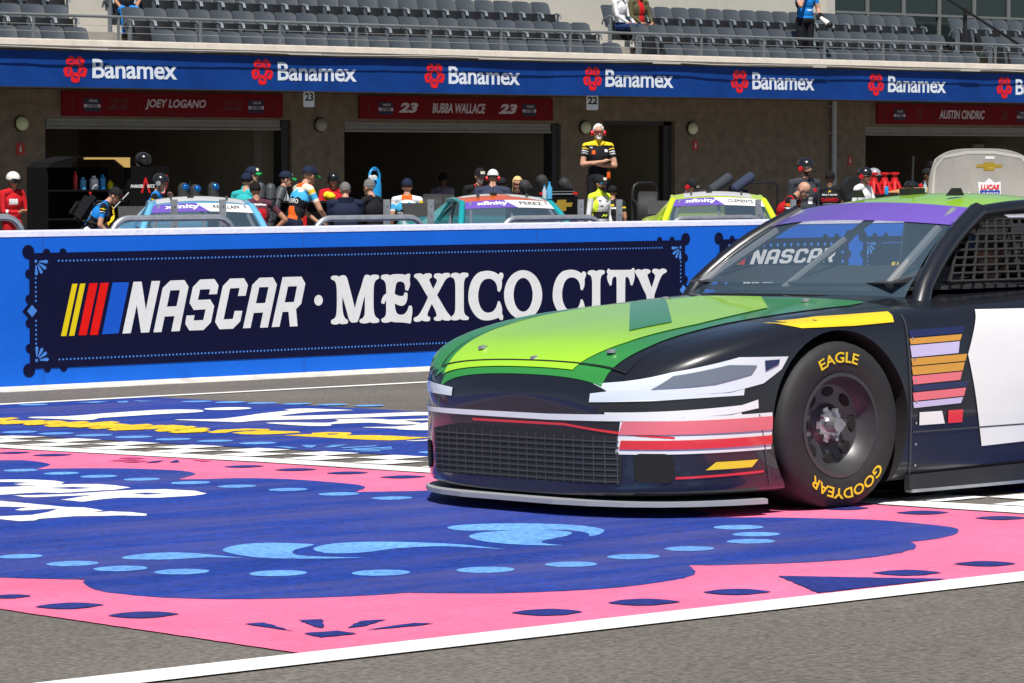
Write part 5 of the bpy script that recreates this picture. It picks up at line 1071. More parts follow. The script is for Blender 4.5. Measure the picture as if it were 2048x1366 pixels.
        v = Vector((ray(px, py).x, ray(px, py).y)).normalized(); r_ = Vector((v.y, -v.x)); f = -v*math.cos(rad(ang))+r_*math.sin(rad(ang))
        s.root = empty('person', (p.x, p.y, gzv), label, 'person', group or 'people in the pit lane and stand', math.atan2(-f.x, f.y)); s.root.scale = (k, k, k); s.k = k
        s.body = bpy.data.objects.new('body', me2); C.objects.link(s.body); s.body.parent = s.root; s.skin = skin
        if hairmat: s.hair(hairmat, hair)
        if not .8 < k < 1.18 and not scale: print('SCALE', label, round(k, 3))
    def hm(s): return Matrix.Translation(s.hc) @ s.Rh.to_4x4()
    def fin(s, m, name, mats_, par=None, smooth=50, bevel=0): return m.build(name, mats_, par or s.root, smooth=smooth, bevel=bevel)
    def hair(s, mname, kind):
        m = MB(); M_ = s.hm(); rn = random.Random(len(s.root['label']))
        def hf(u, v):
            a = 2*math.pi*u; t = v*(2.05 if kind != 'long' else 2.0); x = .086*math.sin(t)*math.sin(a); y = -.012-.102*math.sin(t)*math.cos(a); z = .032+.100*math.cos(t)
            if y > .035 and z < .085: y = .035+.2*(y-.035); z = max(z, .05)
            if kind == 'long' and z < -.0: 
                z = z-.30*max(0, v-.70)/.3; x *= 1.25
                if y > .02: y = .02
            w_ = 1+.05*math.sin(a*9+rn.random()*1.5)+.04*math.sin(t*13)
            return tuple(M_ @ Vector((x*w_, y*w_, z*w_)))
        m.grid(hf, 26, 14); s.fin(m, 'hair', K[mname], smooth=70); return s
    def cap(s, mc, mb=None, back=False, emblem=None):
        M_ = s.hm(); m = MB()
        m.grid(lambda u, v: tuple(M_ @ Vector((.093*math.sin(v*1.62)*math.sin(6.2832*u), -.008+.116*math.sin(v*1.62)*math.cos(6.2832*u), .040+.102*math.cos(v*1.62)))), 22, 7)
        o = s.fin(m, 'cap', K[mc] if isinstance(mc, str) else mc); b = MB(); q = -1 if back else 1
        bf = lambda u, v: M_ @ Vector(((u-.5)*.150*(1-.25*v*v), q*(.096+.085*v*(1-.35*abs(2*u-1)**2.5)), .040-.018*v-.03*abs(2*u-1)**2))
        b.grid(lambda u, v: tuple(bf(u, v)), 10, 5); b.grid(lambda u, v: tuple(bf(u, v)-s.Rh @ Vector((0, 0, .006))), 10, 5, flip=True); s.fin(b, 'brim', K[mb or mc], o)
        if emblem:
            e = MB(); e.grid(lambda u, v: tuple(M_ @ Vector((.04*(u-.5)*2, -.004+.117*math.cos(.42*(2*u-1))*(.985-.10*v), .058+.044*v))), 5, 3); s.fin(e, 'emblem', K[emblem], o)
        return s
    def helmet(s, m_, visor=None):
        M_ = s.hm(); m = MB()
        m.grid(lambda u, v: tuple(M_ @ Vector((.112*math.sin(v*1.85)*math.sin(6.2832*u), -.008+.130*math.sin(v*1.85)*math.cos(6.2832*u)*(1 if math.cos(6.2832*u) < 0 or v < .8 else .95), .030+.118*math.cos(v*1.85)+.045*max(0, v-.75)*4*max(0, math.cos(6.2832*u))))), 28, 12)
        o = s.fin(m, 'helmet', m_); b = MB(); b.tube([M_ @ Vector((.108*math.sin(a), -.008+.128*math.cos(a), .008)) for a in np.linspace(0, 6.28, 25)[:-1]], .006, 6, closed=True)
        s.fin(b, 'helmet_trim', m_black, o)
        for sx in (-1, 1):
            b = MB(); b.tube([M_ @ Vector((sx*.095, -.01, -.02)), M_ @ Vector((sx*.07, .03, -.10)), M_ @ Vector((0, .045, -.118))], .007, 6); s.fin(b, 'strap', m_black, o)
        if visor:
            v = MB(); v.grid(lambda u, w_: tuple(M_ @ Vector((.104*math.sin((u-.5)*2.4), .0+.128*math.cos((u-.5)*2.4), .055-.075*w_))), 12, 4); s.fin(v, 'visor', visor, o)
        return s
    def headset(s, m_=None):
        M_ = s.hm(); r = None; m = MB(); m.tube([M_ @ Vector((.098*math.cos(a), -.015, .02+.112*math.sin(a))) for a in np.linspace(0, math.pi, 14)], .010, 6); o = s.fin(m, 'headset', m_black)
        for sx in (-1, 1):
            c = MB(); c.lathe([(.0, -.02), (.036, -.02), (.042, .0), (.036, .022), (.0, .026)], 14, M_ @ Matrix.Translation((sx*.094, -.012, -.010)) @ Matrix.Rotation(rad(90*sx), 4, 'Y')); s.fin(c, 'ear_cup', m_ or HR, o)
        c = MB(); c.tube([M_ @ Vector((-.10, .0, -.03)), M_ @ Vector((-.085, .09, -.055)), M_ @ Vector((-.03, .115, -.062))], .006, 6); s.fin(c, 'microphone', m_black, o); return s
    def shades(s, m_=GLS):
        M_ = s.hm(); m = MB(); m.grid(lambda u, v: tuple(M_ @ Vector((.074*math.sin((u-.5)*2.3), .022+.082*math.cos((u-.5)*2.3), .026-.036*v*(1-.35*(abs(2*u-1) < .12))))), 14, 3); o = s.fin(m, 'sunglasses', m_)
        for sx in (-1, 1): 
            q = MB(); q.tube([M_ @ Vector((sx*.071, .05, .02)), M_ @ Vector((sx*.081, -.02, .014))], .004, 5); s.fin(q, 'temple', m_, o)
        return s
    def print_(s, words, z, h, w, m_, back=True, off=.03, shear=0, dx=0):
        bv_ = bvh_of(s.body); Rl = Matrix.Rotation(rad(-s.lean), 4, 'X').to_3x3(); q = -1 if back else 1
        vt = fit(text2d(words, 1, off=off, shear=shear), -w/2, w/2, -h/2, h/2) if isinstance(words, str) else fit(flat(words), -w/2, w/2, -h/2, h/2)
        piv = Vector((0, 0, .95)); o = piv+Rl @ (Vector((dx, q*.5, z))-piv)
        decal('shirt_print', vt, o, Rl @ Vector((-q*-1*-1 if False else (1 if back else -1), 0, 0)), Rl @ Vector((0, 0, 1)), Rl @ Vector((0, -q, 0)), bv_, K[m_] if isinstance(m_, str) else m_, s.body, .004, .03, 1.2); return s
fr_ = lambda x, y, z, t, iss, T: T & (y > .0)
bk_ = lambda x, y, z, t, iss, T: T & (y < .0)
def band(z0, z1, x0=-1, x1=1, side=0): return lambda x, y, z, t, iss, T: T & (z > z0) & (z < z1) & (x > x0) & (x < x1) & ((y*side) >= 0)
def slv(t0, t1, sx=0): return lambda x, y, z, t, iss, T: iss('uarm') & (t >= t0) & (t < t1) & ((x*sx) >= 0)
def patch(cx, cz, w, h, side=1): return band(cz-h/2, cz+h/2, cx-w/2, cx+w/2, side)
jag = lambda z0: (lambda x, y, z, t, iss, T: T & (z > z0+.03*np.sin(x*45)+.015*np.sin(x*110)))
# garage marshal far left
q = Person(24, 345, 27.3, 40, 'person in red marshal overalls and white helmet standing by garage pillar', 'red', 'red', SK2, 'phone', 'phone', hpitch=15, sleeve=1, pattern=[('white', patch(.06, 1.29, .16, .09)), ('white', lambda x, y, z, t, iss, T: iss('farm') & (t > .2) & (t < .35))]); q.helmet(HW, GLS)
crew_blue = [('black', slv(-1, .4)), ('black', band(.96, 1.02)), ('white', lambda x, y, z, t, iss, T: T & (abs(x-.10-.25*(1.2-z)) < .012) & (z < 1.25)), ('yellow', slv(.14, .19)), ('white', slv(.30, .33)), ('black', band(1.02, 1.2, .1, 1))]
q = Person(176, 375, 20.5, 82, 'person in blue crew shirt and black cap bending forward wearing black backpack', 'blue', 'black', SK1, 'fwd', 'fwd', lean=34, hpitch=18, pattern=crew_blue, hairmat='hair_dark'); q.cap('black', emblem='red'); pbp = q
q = Person(305, 349, 20.5, 80, 'person in blue crew shirt and black helmet raising hand to face', 'blue', 'black', SK1, 'face', 'down', lean=8, hpitch=14, pattern=crew_blue); q.helmet(HB); q.headset(m_galv)
q = Person(502, 334, 24.5, 60, 'person in dark cap with green brim and sunglasses behind teal shirt man', 'teal', 'navy', SK1, hpitch=-4, hairmat='hair_dark'); q.cap('navy', 'green', emblem='cream'); q.shades()
q = Person(488, 347, 22.0, 150, 'person in teal shirt and navy cap seen from behind', 'teal', 'navy', SK1, lean=6, pattern=[('black', slv(.35, .9)), ('sky', lambda x, y, z, t, iss, T: T & (np.sin(x*60)*np.sin(z*70) > .75))], hairmat='hair_dark'); q.cap('navy', 'green')
q = Person(514, 364, 17.0, 195, 'dark-haired person in maroon polo with red back panel, hand on hip', 'maroon', 'black', SK2, 'down', 'hip', lean=6, hyaw=-25, hairmat='hair_dark', wide=1.2, pattern=[('black', slv(-1, .25)), ('red', band(1.10, 1.34, -.12, .12, -1)), ('white', band(1.395, 1.42, -.14, .14, -1))])
q.print_([[(0, 0), (.5, 1), (.5, .3), (.38, .3), (.38, .62), (.15, 0)], [(.58, 1), (1, 0), (.85, 0), (.72, .35), (.72, 0), (.58, 0)]], 1.23, .13, .15, 'white'); q.print_('FERDUC', 1.055, .045, .15, 'white', shear=.2)
q = Person(557, 343, 24.5, 95, 'person in navy cap with green brim behind the orange shirt man', 'white', 'navy', SK1, hairmat='hair_dark', lean=8); q.cap('navy', 'green', emblem='cream')
spill = [('black', lambda x, y, z, t, iss, T: T & (z < 1.28)), ('sky', lambda x, y, z, t, iss, T: T & (z < 1.375+.025*np.sin(x*45)) & (z > 1.265+.015*np.sin(x*60))), ('orange', lambda x, y, z, t, iss, T: T & (z < 1.14) & (x > -.02+.5*(1.10-z)) & (x < .10+.5*(1.10-z))), ('orange', lambda x, y, z, t, iss, T: T & (z > 1.43) & (abs(x) < .085)), ('orange', lambda x, y, z, t, iss, T: iss('neck') & (z < 1.50)), ('sky', slv(.25, .5)), ('yellow', slv(.05, .2, 1))]
q = Person(586, 333, 19.5, 118, 'person in navy cap and orange, white and blue shirt leaning on black cart', 'cream', 'navy', SK1, 'table', 'table', lean=20, hyaw=10, pattern=spill, hairmat='brown'); q.cap('navy', 'green'); q.print_('SENDERO', 1.215, .06, .28, 'white', shear=.1)
q = Person(667, 346, 26.6, 0, 'person in dark helmet and red overalls standing in pillar shade', 'red', 'red', SK2, 'fwd', 'fwd', sleeve=1, pattern=[('black', band(1.0, 1.1))]); q.helmet(HB, GLS); q.headset(m_black)
q = Person(692, 365, 17.5, 185, 'broad grey-haired person in navy hooded sweatshirt seen from behind', 'navy', 'navy', SK1, 'fwd', 'fwd', lean=12, hpitch=10, sleeve=1, wide=1.34, hairmat='hair_grey')
m = MB(); m.grid(lambda u, v: tuple(q.L((.13*math.sin(math.pi*(u-.5)*1.3)*(1-.3*v), -.075-.07*math.cos(math.pi*(u-.5)*1.3)*(1-.6*v), 1.50-.12*v))), 10, 6); m.build('hood', K['navy'], q.root, smooth=60)
q = Person(752, 359, 18.5, -128, 'grey-haired person in dark polo turned to the left', 'black', 'navy', SK1, 'fwd', 'down', lean=10, hairmat='hair_grey', wide=1.1)
q = Person(814, 358, 18.5, 178, 'person in navy cap seen from behind in lettered blue and white shirt', 'white', 'navy', SK1, pattern=spill, hairmat='brown'); q.cap('navy', 'green'); q.print_('SENDERO', 1.20, .075, .32, 'white', shear=.1)
q = Person(955, 337, 24.0, 25, 'white-bearded person in black cap and black shirt wearing sunglasses', 'black', 'black', SK1, lean=6, hpitch=8, beard='hair_white', hairmat='hair_grey', wide=1.25, pattern=[('red', lambda x, y, z, t, iss, T: T & (abs(abs(x)-.06-.1*(z-1.25)) < .008) & (y > 0))]); q.cap('black', emblem='cream'); q.shades()
q = Person(984, 340, 21.0, 175, 'person in white cap and red headset seen from behind in slate shirt', 'slate', 'navy', SK1, lean=12, wide=1.3, hairmat='brown'); q.cap('white'); q.headset()
q = Person(1033, 353, 22.5, 10, 'blonde long-haired person in sunglasses and black printed shirt', 'black', 'black', SK1, lean=6, hpitch=10, hairmat='hair_blond', hair='long', pattern=[('orange', patch(-.08, 1.33, .05, .05)), ('white', patch(.09, 1.34, .05, .03)), ('yellow', slv(-1, .1))]); q.shades(GLR)
q = Person(1004, 356, 24.5, 170, 'dark-capped person in black shirt behind the white-capped headset person', 'black', 'black', SK2, hairmat='hair_dark', wide=1.2); q.cap('black')
q = Person(1735, 338, 21.0, 70, 'person in silver-grey helmet behind the white-shirted helmet person', 'black', 'black', SK2, sleeve=1, lean=8, hpitch=12); q.helmet(mat('helmet_silver', (.30, .31, .33), .25, coat=.5)); q.headset()
q = Person(885, 346, 30.5, 150, 'dark silhouetted person in lilac shirt standing inside the garage', 'lilac', 'black', SK3, hairmat='hair_dark')
q = Person(1196, 249, 22.5, 12, 'white-haired person with folded arms in black and yellow shirt, red headset', 'black', 'black', SK1, 'foldu', 'foldo', hairmat='hair_white', beard='hair_white', base=gz(22.5)+.60, wide=1.06, pattern=[('yellow', lambda x, y, z, t, iss, T: (T | iss('neck')) & (z > 1.44)), ('yellow', slv(-1, .06)), ('yellow', slv(.14, .2)), ('white', slv(.28, .33)), ('white', slv(.40, .44)), ('white', patch(-.11, 1.36, .05, .04)), ('orange', patch(.09, 1.33, .05, .06)), ('white', patch(.12, 1.41, .04, .03)), ('yellow', lambda x, y, z, t, iss, T: T & (abs(x)+.2*z > .385) & (z < 1.2) & (np.sin(z*60) > -.2))]); q.headset(); q.shades(GLR); q3 = q
m = MB(); m.box(q.L((-.13, .17, .98)), (.05, .04, .11)); m.box(q.L((-.13, .195, .96)), (.035, .01, .04)); m.build('radio_pouch', K['orange'], q.root, smooth=30, bevel=.008)
mb = MB(); mb.box((0, 0, .29), (.9, .6, .58)); mb.box((0, 0, .59), (.94, .64, .03)); mb.box((0, -.31, .3), (.7, .02, .4)); o = mb.build('step_box', m_black, bevel=.01); o.location = (q.root.location.x, q.root.location.y, gz(22.5)); o['label'] = 'black step box that the white-haired man stands on'; o['category'] = 'box'
q.root.location.z = gz(22.5)+.605
q = Person(1199, 352, 18.0, 48, 'race driver in white and fluorescent yellow suit, black cap and blue sunglasses', 'white', 'white', SK2, sleeve=1, beard='beard', hairmat='hair_dark', pattern=[('fluo', slv(-1, .12)), ('fluo', lambda x, y, z, t, iss, T: (T | iss('neck')) & (z > 1.43)), ('fluo', lambda x, y, z, t, iss, T: T & (abs(x) > .13)), ('fluo', lambda x, y, z, t, iss, T: iss('farm') & (t > .8)), ('black', band(1.06, 1.18, -1, 1, 1)), ('black', patch(.09, 1.36, .06, .025)), ('black', patch(-.07, 1.35, .05, .02)), ('black', patch(.07, 1.27, .05, .02)), ('black', patch(-.08, 1.28, .04, .02)), ('fluo', lambda x, y, z, t, iss, T: iss('thigh', 'shin') & (abs(x) > .13))]); q.cap('black', emblem='cream'); q.shades(GLB)
q.print_([[(0, 0), (.4, 1), (.55, .4), (.8, 1), (1, .6), (.8, .3), (.6, 0), (.45, .5)]], 1.12, .05, .15, 'fluo', back=False)
q = Person(1225, 372, 21.5, 180, 'person in black shirt with yellow print partly hidden behind fluorescent driver', 'black', 'black', SK2, lean=10, hairmat='hair_dark', pattern=[('white', patch(0, 1.30, .14, .035, -1)), ('yellow', patch(0, 1.36, .06, .04, -1)), ('yellow', slv(.3, .4))]); q.cap('black')
q = Person(1352, 358, 16.5, 55, 'person in black cap with red headset leaning toward yellow car', 'black', 'black', SK1, 'low', 'low', lean=24, hpitch=22, hairmat='hair_dark', pattern=[('white', slv(.25, .4))]); q.cap('black', emblem='cream'); q.headset()
q = Person(1546, 362, 13.2, 72, 'bald person in glasses and black shirt bending with arms reaching down', 'black', 'black', SK1, 'low', 'low', lean=40, hpitch=14, pattern=[('orange', slv(.14, .26)), ('white', slv(.30, .36)), ('red', lambda x, y, z, t, iss, T: T & (abs(x) > .15))]); q.shades(m_scr)
q = Person(1609, 318, 15.5, 42, 'tall bearded person in black helmet and dark grey hooded sweatshirt', 'grey', 'grey', SK1, 'down', 'down', sleeve=1, beard='beard', wide=1.3, hyaw=10, pattern=[('red', patch(-.10, 1.33, .09, .05)), ('white', patch(.0, 1.18, .07, .10))]); q.helmet(HB); q.headset(); q.shades(m_scr)
q = Person(1660, 342, 21.0, 178, 'dark-haired person in black shirt with red lettering seen from behind', 'black', 'black', SK3, wide=1.15, hairmat='hair_dark'); q.print_('JR', 1.40, .035, .05, 'yellow'); q.print_('DAWSO', 1.255, .07, .30, 'red', off=.05); q.print_('MOTORSPORTS', 1.18, .03, .24, 'white'); q.print_('BILLY SONS', 1.345, .025, .26, 'white')
q = Person(1722, 336, 17.5, 62, 'person in black helmet and sunglasses wearing a white long-sleeved shirt', 'white', 'white', SK2, 'fwd', 'down', sleeve=1, lean=4); q.helmet(HB); q.shades(); q.headset()
q = Person(1846, 337, 24.0, 65, 'person in black cap with red emblem beside the red jack stands', 'black', 'black', SK3, lean=6, hairmat='hair_dark', pattern=[('red', slv(-1, .5))]); q.cap('black', emblem='red')
q = Person(1868, 333, 25.5, 60, 'person in black and white cap with red brim at the parts table', 'black', 'black', SK2, hairmat='hair_dark', pattern=[('red', band(1.2, 1.3))]); q.cap('black', 'red', emblem='white')
# in the stand
zs_ = lambda k: ROWZ[k]
def sitter(px, k, ang, label, **kw):
    p = W(px, 30, ROWY[k]-.02); return Person(px, 30, ROWY[k], ang, label, loc=Vector((p.x, ROWY[k]+.0, 0)), base=zs_(k)-.52, sit=True, scale=1.0, **kw)
q = sitter(253, 2, 10, 'person in blue trousers seated at the top of left aisle', shirt='black', pants='blue', skin=SK2, larm='lap', rarm='lap', hairmat='hair_dark', lean=6)
q = sitter(1240, 2, 62, 'person in white shirt and navy jeans seated beside the middle aisle', shirt='white', pants='denim', skin=SK2, larm='lap', rarm='lap', hairmat='hair_dark', sleeve=1)
q = sitter(1278, 2, 40, 'person in olive jacket over red shirt seated beside white shirt person', shirt='olive', pants='brown', skin=SK2, larm='lap', rarm='lap', hairmat='hair_dark', sleeve=1, pattern=[('red', lambda x, y, z, t, iss, T: T & (abs(x) < .06) & (y > 0))])
for r in [o for o in C.objects if o.name.startswith('stadium_seat')]:
    pass
px_ = W(1582, 60, ROWY[1]+.25)
q = Person(1582, 0, ROWY[1]+.1, 25, 'photographer in blue vest and black trousers standing among the seats', 'blue', 'black', SK1, 'camera', 'face', sleeve=.5, hairmat='hair_dark', loc=Vector((px_.x, ROWY[1]-.16, 0)), base=zs_(1)+.01, scale=1.10, pattern=[('white', patch(-.05, 1.12, .12, .03)), ('black', lambda x, y, z, t, iss, T: T & (abs(x) > .155))])
q.cap('black')
def camera_at(P_, dx=0):
    R_ = P_.root.matrix_basis; t = empty('camera', tuple(R_ @ Vector((-.17, .30, .98))), 'black camera with long white lens held by the photographer', 'camera', rz=P_.root.rotation_euler.z)
    m = MB(); m.box((0, 0, 0), (.15, .08, .11)); m.box((0, -.0, .07), (.06, .07, .05)); m.build('camera_body', m_black, t, smooth=30, bevel=.01)
    m = MB(); Rm = Matrix.Rotation(rad(-125), 4, 'X') @ Matrix.Rotation(rad(-20), 4, 'Y'); m.lathe([(.0, .03), (.04, .03), (.045, .14), (.055, .16), (.055, .27), (.0, .27)], 18, Rm); m.build('lens', mat('lens_white', (.74, .73, .70), .4), t, smooth=30)
    m = MB(); m.lathe([(.05, .27), (.062, .275), (.062, .34), (.05, .34)], 18, Rm); m.build('lens_hood', m_black, t, smooth=30)
camera_at(q)
_c = car.matrix_basis @ Vector((-1.62, .34, 0)); 
q = Person(1900, 480, -11, -60, 'race driver in white helmet strapped inside the passing black car', 'black', 'black', SK1, 'fwd', 'fwd', sit='car', sleeve=1, scale=1.0, loc=Vector((_c.x, _c.y, 0)), base=_c.z-.56, group='people in the pit lane and stand'); q.helmet(HW, GLS); q.root.rotation_euler = (0, 0, math.pi/2)
# ---------------------------------------------------------------- equipment in the pit lane
def put(name, px, py, y, label, cat, group=None, rz=0): p = W(px, py, y); return empty(name, (p.x, y, gz(y)), label, cat, group, rz)
def zat(px, py, y): return W(px, py, y).z-gz(y)
m_gold = mat('lid_gold', (.62, .40, .12), .45); m_carb = mat('cart_black', (.0035, .0035, .004), .8, spec=.15)
m_rpost = mat('post_red', (.62, .012, .015), .45); m_bot = glassmat('bottle_blue', (.10, .45, .75), .8); m_clear = glassmat('bottle_clear', (.65, .78, .85), .55); m_bcyl = mat('cylinder_blue', (.01, .28, .62), .35, coat=.4)
# backpack
t = empty('backpack', pbp.root.location[:], 'black backpack worn by the bending crew member in blue', 'backpack', rz=pbp.root.rotation_euler.z); t.scale = pbp.root.scale
Rb = Matrix.Translation((0, 0, .95)) @ Matrix.Rotation(rad(-34), 4, 'X') @ Matrix.Translation((0, 0, -.95))
m = MB(); m.box((0, -.24, 1.22), (.30, .22, .46), 0, Rb); m.build('main_bag', K['black'], t, smooth=40, bevel=.06)
m = MB(); m.box((0, -.375, 1.14), (.24, .07, .24), 0, Rb); m.build('front_pocket', K['black'], t, smooth=40, bevel=.025)
for sx in (-1, 1):
    m = MB(); m.tube([Rb @ Vector((sx*.11, -.14, 1.42)), Rb @ Vector((sx*.12, .02, 1.505)), Rb @ Vector((sx*.13, .145, 1.36)), Rb @ Vector((sx*.15, .10, 1.15)), Rb @ Vector((sx*.15, -.15, 1.05))], .022, 8); m.build('strap', K['black'], t, smooth=60)
m = MB(); m.box((.05, -.30, 1.47), (.05, .03, .03), 0, Rb); m.build('clip', K['red'], t)
# open tool cart
YC = 23.0; t = put('tool_cart', 190, 400, YC, 'open black tool cart with gold lid and shelves of parts', 'cart'); X0 = W(92, 400, YC).x-t.location.x; X1 = W(252, 400, YC).x-t.location.x; z1_ = zat(150, 335, YC)
m = MB(); m.bbox((X0, .5, .15), (X1, .55, z1_)); m.bbox((X0, 0, .12), (X1, .55, .2)); m.bbox((X0, 0, .2), (X0+.04, .5, z1_)); m.build('cart_body', m_carb, t)
SH1 = zat(190, 383, YC); SH0 = zat(190, 440, YC)
for zz in (SH0, SH1):
    m = MB(); m.bbox((X0+.04, .02, zz), (X1, .5, zz+.03)); m.build('shelf', m_carb, t)
m = MB(); zt_ = zat(205, 313, YC); m.prism([(X0, z1_), (X0+.42, z1_), (X0+.55, zt_-.02), (X1, zt_-.02), (X1, zt_), (X0+.5, zt_), (X0+.1, z1_+.08)], -.05, .55, 'y'); m.build('canopy', m_carb, t)
m = MB(); a = W(163, 312, YC).x-t.location.x; b = W(253, 312, YC).x-t.location.x; m.prism([(a, zt_-.015), (b, zt_-.015), (b, zt_-.17), (b-.10, zt_-.17), (b-.28, zt_-.045), (a, zt_-.045)], -.10, -.06, 'y'); m.build('lid', m_gold, t)
m = MB(); xd0 = W(253, 400, YC).x-t.location.x; xd1 = W(338, 400, YC).x-t.location.x; zd = zat(290, 332, YC)
m.bbox((xd0, -.02, .15), (xd1, .06, zd)); dr = m.build('side_door', m_carb, t, bevel=.008)
fnd = lambda k=1: (lambda x, z: (x, -.02-.003*k, z))
sheet('lettering', merge(fit(text2d('PARKER', 1, shear=.2, off=.04), xd0+.06, xd0+.30, zd-.34, zd-.29), fit(text2d('RETZ', 1, shear=.2, off=.04), xd0+.37, xd0+.52, zd-.34, zd-.29), fit(text2d('4', 1, shear=.2, off=.06), xd1-.23, xd1-.06, zd-.42, zd-.16)), fnd(2), m_plate, dr, UPF)
sheet('red_emblem', merge(fit(text2d('4', 1, shear=.2, off=.10), xd1-.25, xd1-.04, zd-.44, zd-.14), flat([[(xd0+.25, zd-.42), (xd0+.33, zd-.18), (xd0+.36, zd-.18), (xd0+.44, zd-.42), (xd0+.40, zd-.42), (xd0+.345, zd-.25), (xd0+.29, zd-.42)]])), fnd(1), m_rpost, dr, UPF)
for sx in (X0+.15, X1-.1, xd1-.1):
    m = MB(); m.lathe([(.0, -.02), (.06, -.02), (.07, .0), (.06, .02), (.0, .02)], 14, Matrix.Translation((sx, .1, .07)) @ Matrix.Rotation(rad(90), 4, 'X')); m.build('castor', m_rub, t, smooth=40)
cx_, cy_, cz_ = t.location
for i, (dx, zz, r, h, mm, lab, nm) in enumerate(((.66, SH1+.03, .035, .30, m_rpost, 'thin red bottle on top shelf of open tool cart', 'bottle'), (.80, SH1+.03, .05, .20, m_bot, 'blue bottle on top shelf of the open tool cart', 'bottle'), (1.0, SH1+.03, .07, .22, HW, 'white round canister on top shelf of open tool cart', 'canister'), (1.16, SH1+.03, .05, .24, m_bcyl, 'deep blue spray can on the tool cart shelf', 'can'), (1.30, SH1+.03, .05, .14, K['yellow'], 'orange yellow tub on top shelf of tool cart', 'tub'), (.9, SH0+.03, .09, .16, m_galv, 'shiny metal fitting on lower shelf of tool cart', 'fitting'), (1.15, SH0+.03, .06, .12, HW, 'small pale pot on lower shelf of tool cart', 'pot'))):
    m = MB(); m.lathe([(.0, 0), (r, 0), (r, h*.7), (r*.5, h*.82), (r*.45, h*.95), (0, h*.95)], 14); o = m.build(nm, mm, smooth=40); o.location = (cx_+X0+dx, cy_+.2, cz_+zz+.001); tag(o, lab, nm, 'parts on the tool cart')
def helmet_obj(px, py, y, label):
    p = W(px, py, y); t = empty('crash_helmet', (p.x, y, p.z), label, 'helmet', 'helmets lying on equipment'); m = MB(); m.ell((0, 0, 0), (.13, .15, .125), None, 20, 12); m.build('shell', HB, t, smooth=60)
    m = MB(); m.grid(lambda u, v: (.133*math.sin((u-.5)*2.2)*1.0, -.155*math.cos((u-.5)*2.2), .045-.08*v), 10, 4); m.build('visor', GLS, t, smooth=60)
helmet_obj(286, 320, YC+.1, 'black crash helmet lying on top of the tool cart door'); helmet_obj(1822, 375, 20.5, 'black crash helmet on the parts table right of jack stands')
# black air ducts with blue lens ends, grey ducts
def duct(px, py, y, label, m_, lens=True, tilt=0, r=.085, L=.62, grp='padded black air hoses'):
    p = W(px, py, y); t = empty('air_hose', (p.x, y, p.z-.10), label, 'hose', grp); d = Vector((math.sin(rad(tilt)), 0, math.cos(rad(tilt))))
    a = cap_seg(-d*L, d*.03, r*1.05, r); a.build('hose_body', m_, t, smooth=60)
    for k in range(3):
        m = MB(); c = -d*(L*(.2+.28*k)); x, yv = frame_from(d); m.tube([c+(x*math.cos(q)+yv*math.sin(q))*(r*1.05) for q in np.linspace(0, 6.283, 17)[:-1]], .008, 6, closed=True); m.build('hose_rib', m_black, t, smooth=60)
    if lens:
        m = MB(); m.ell(d*.02+Vector((0, -r*.5, .02)), (r*.72, r*.72, r*.72), None, 16, 10); m.build('lens', mat('lens_blue', (.02, .18, .55), .08, metal=.7), t, smooth=60)
    m = MB(); m.tube([-d*L, Vector((-d.x*L, 0, -(p.z-.10-gz(y))+.02))], .03, 8); m.bbox((-d.x*L-.15, -.15, -(p.z-.10-gz(y))), (-d.x*L+.15, .15, -(p.z-.10-gz(y))+.03)); m.build('stand', m_black, t)
for px, py, lab in ((367, 367, 'black hose with blue lens, left of the three behind blue car'), (391, 370, 'black hose with blue lens, middle of the three behind blue car'), (427, 366, 'black hose with blue lens, right of the three behind blue car')): duct(px, py, 19.0, lab, m_rub)
m_gd = mat('hose_grey', (.05, .055, .065), .55)
for px, py, tl, lab in ((520, 366, 5, 'grey padded hose right of the teal shirt man'), (541, 368, 3, 'grey padded hose in the middle behind maroon polo man'), (562, 372, 25, 'grey padded hose slanting beside the orange shirt man')): duct(px, py, 21.0, lab, m_gd, False, tl)
for px, py, tl, lab in ((1051, 362, -38, 'black padded hose leaning left beside the blonde person'), (1085, 352, -25, 'black padded hose above the black crate with bowtie'), (1130, 358, -32, 'black padded hose nearest the fluorescent suit driver')): duct(px, py, 19.5, lab, m_rub, False, tl, .10, .55)
# crate with bowtie
t = put('equipment_crate', 1100, 420, 19.0, 'black crate with gold bowtie emblem and bottles on top', 'crate'); zc_ = zat(1100, 393, 19.0)
m = MB(); m.box((0, 0, zc_/2), (.74, .5, zc_)); m.build('crate_body', m_carb, t, bevel=.012)
m = MB(); m.prism([(-.36, zc_), (-.30, zc_+.13), (.30, zc_+.13), (.36, zc_)], -.2, .2, 'y'); m.build('crate_lid', m_carb, t, bevel=.01)
sheet('emblem', flat([[(a*.85+.02, zc_-.16+b*1.3) for a, b in bow]]), lambda x, z: (x, -.258, z), mat('bowtie_gold', (.62, .40, .05), .35), t, UPF)
m = MB(); m.bbox((-.33, -.21, zc_+.03), (.33, -.195, zc_+.05)); m.bbox((-.33, -.21, zc_+.075), (.33, -.195, zc_+.085)); m.build('crate_trim', m_galv, t)
for s_ in (-1, 1):
    m = MB(); m.bbox((s_*.34-.04, -.225, zc_+.03), (s_*.34+.04, -.19, zc_+.07)); m.build('marker_lamp', m_rpost, t)
def bottle(px, py0, py1, y, mm, label, grp='drink bottles in the pit'):
    a = W(px, py1, y); h = W(px, py0, y).z-a.z; m = MB(); r = h*.155; m.lathe([(0, 0), (r, 0), (r, h*.62), (r*.45, h*.76), (r*.4, h*.86)], 14); t = empty('bottle', (a.x, y, a.z), label, 'bottle', grp); m.build('bottle_body', mm, t, smooth=40)
    m = MB(); m.lathe([(r*.45, h*.86), (r*.45, h*.97), (0, h*.97)], 10); m.build('cap', m_bcyl, t, smooth=40)
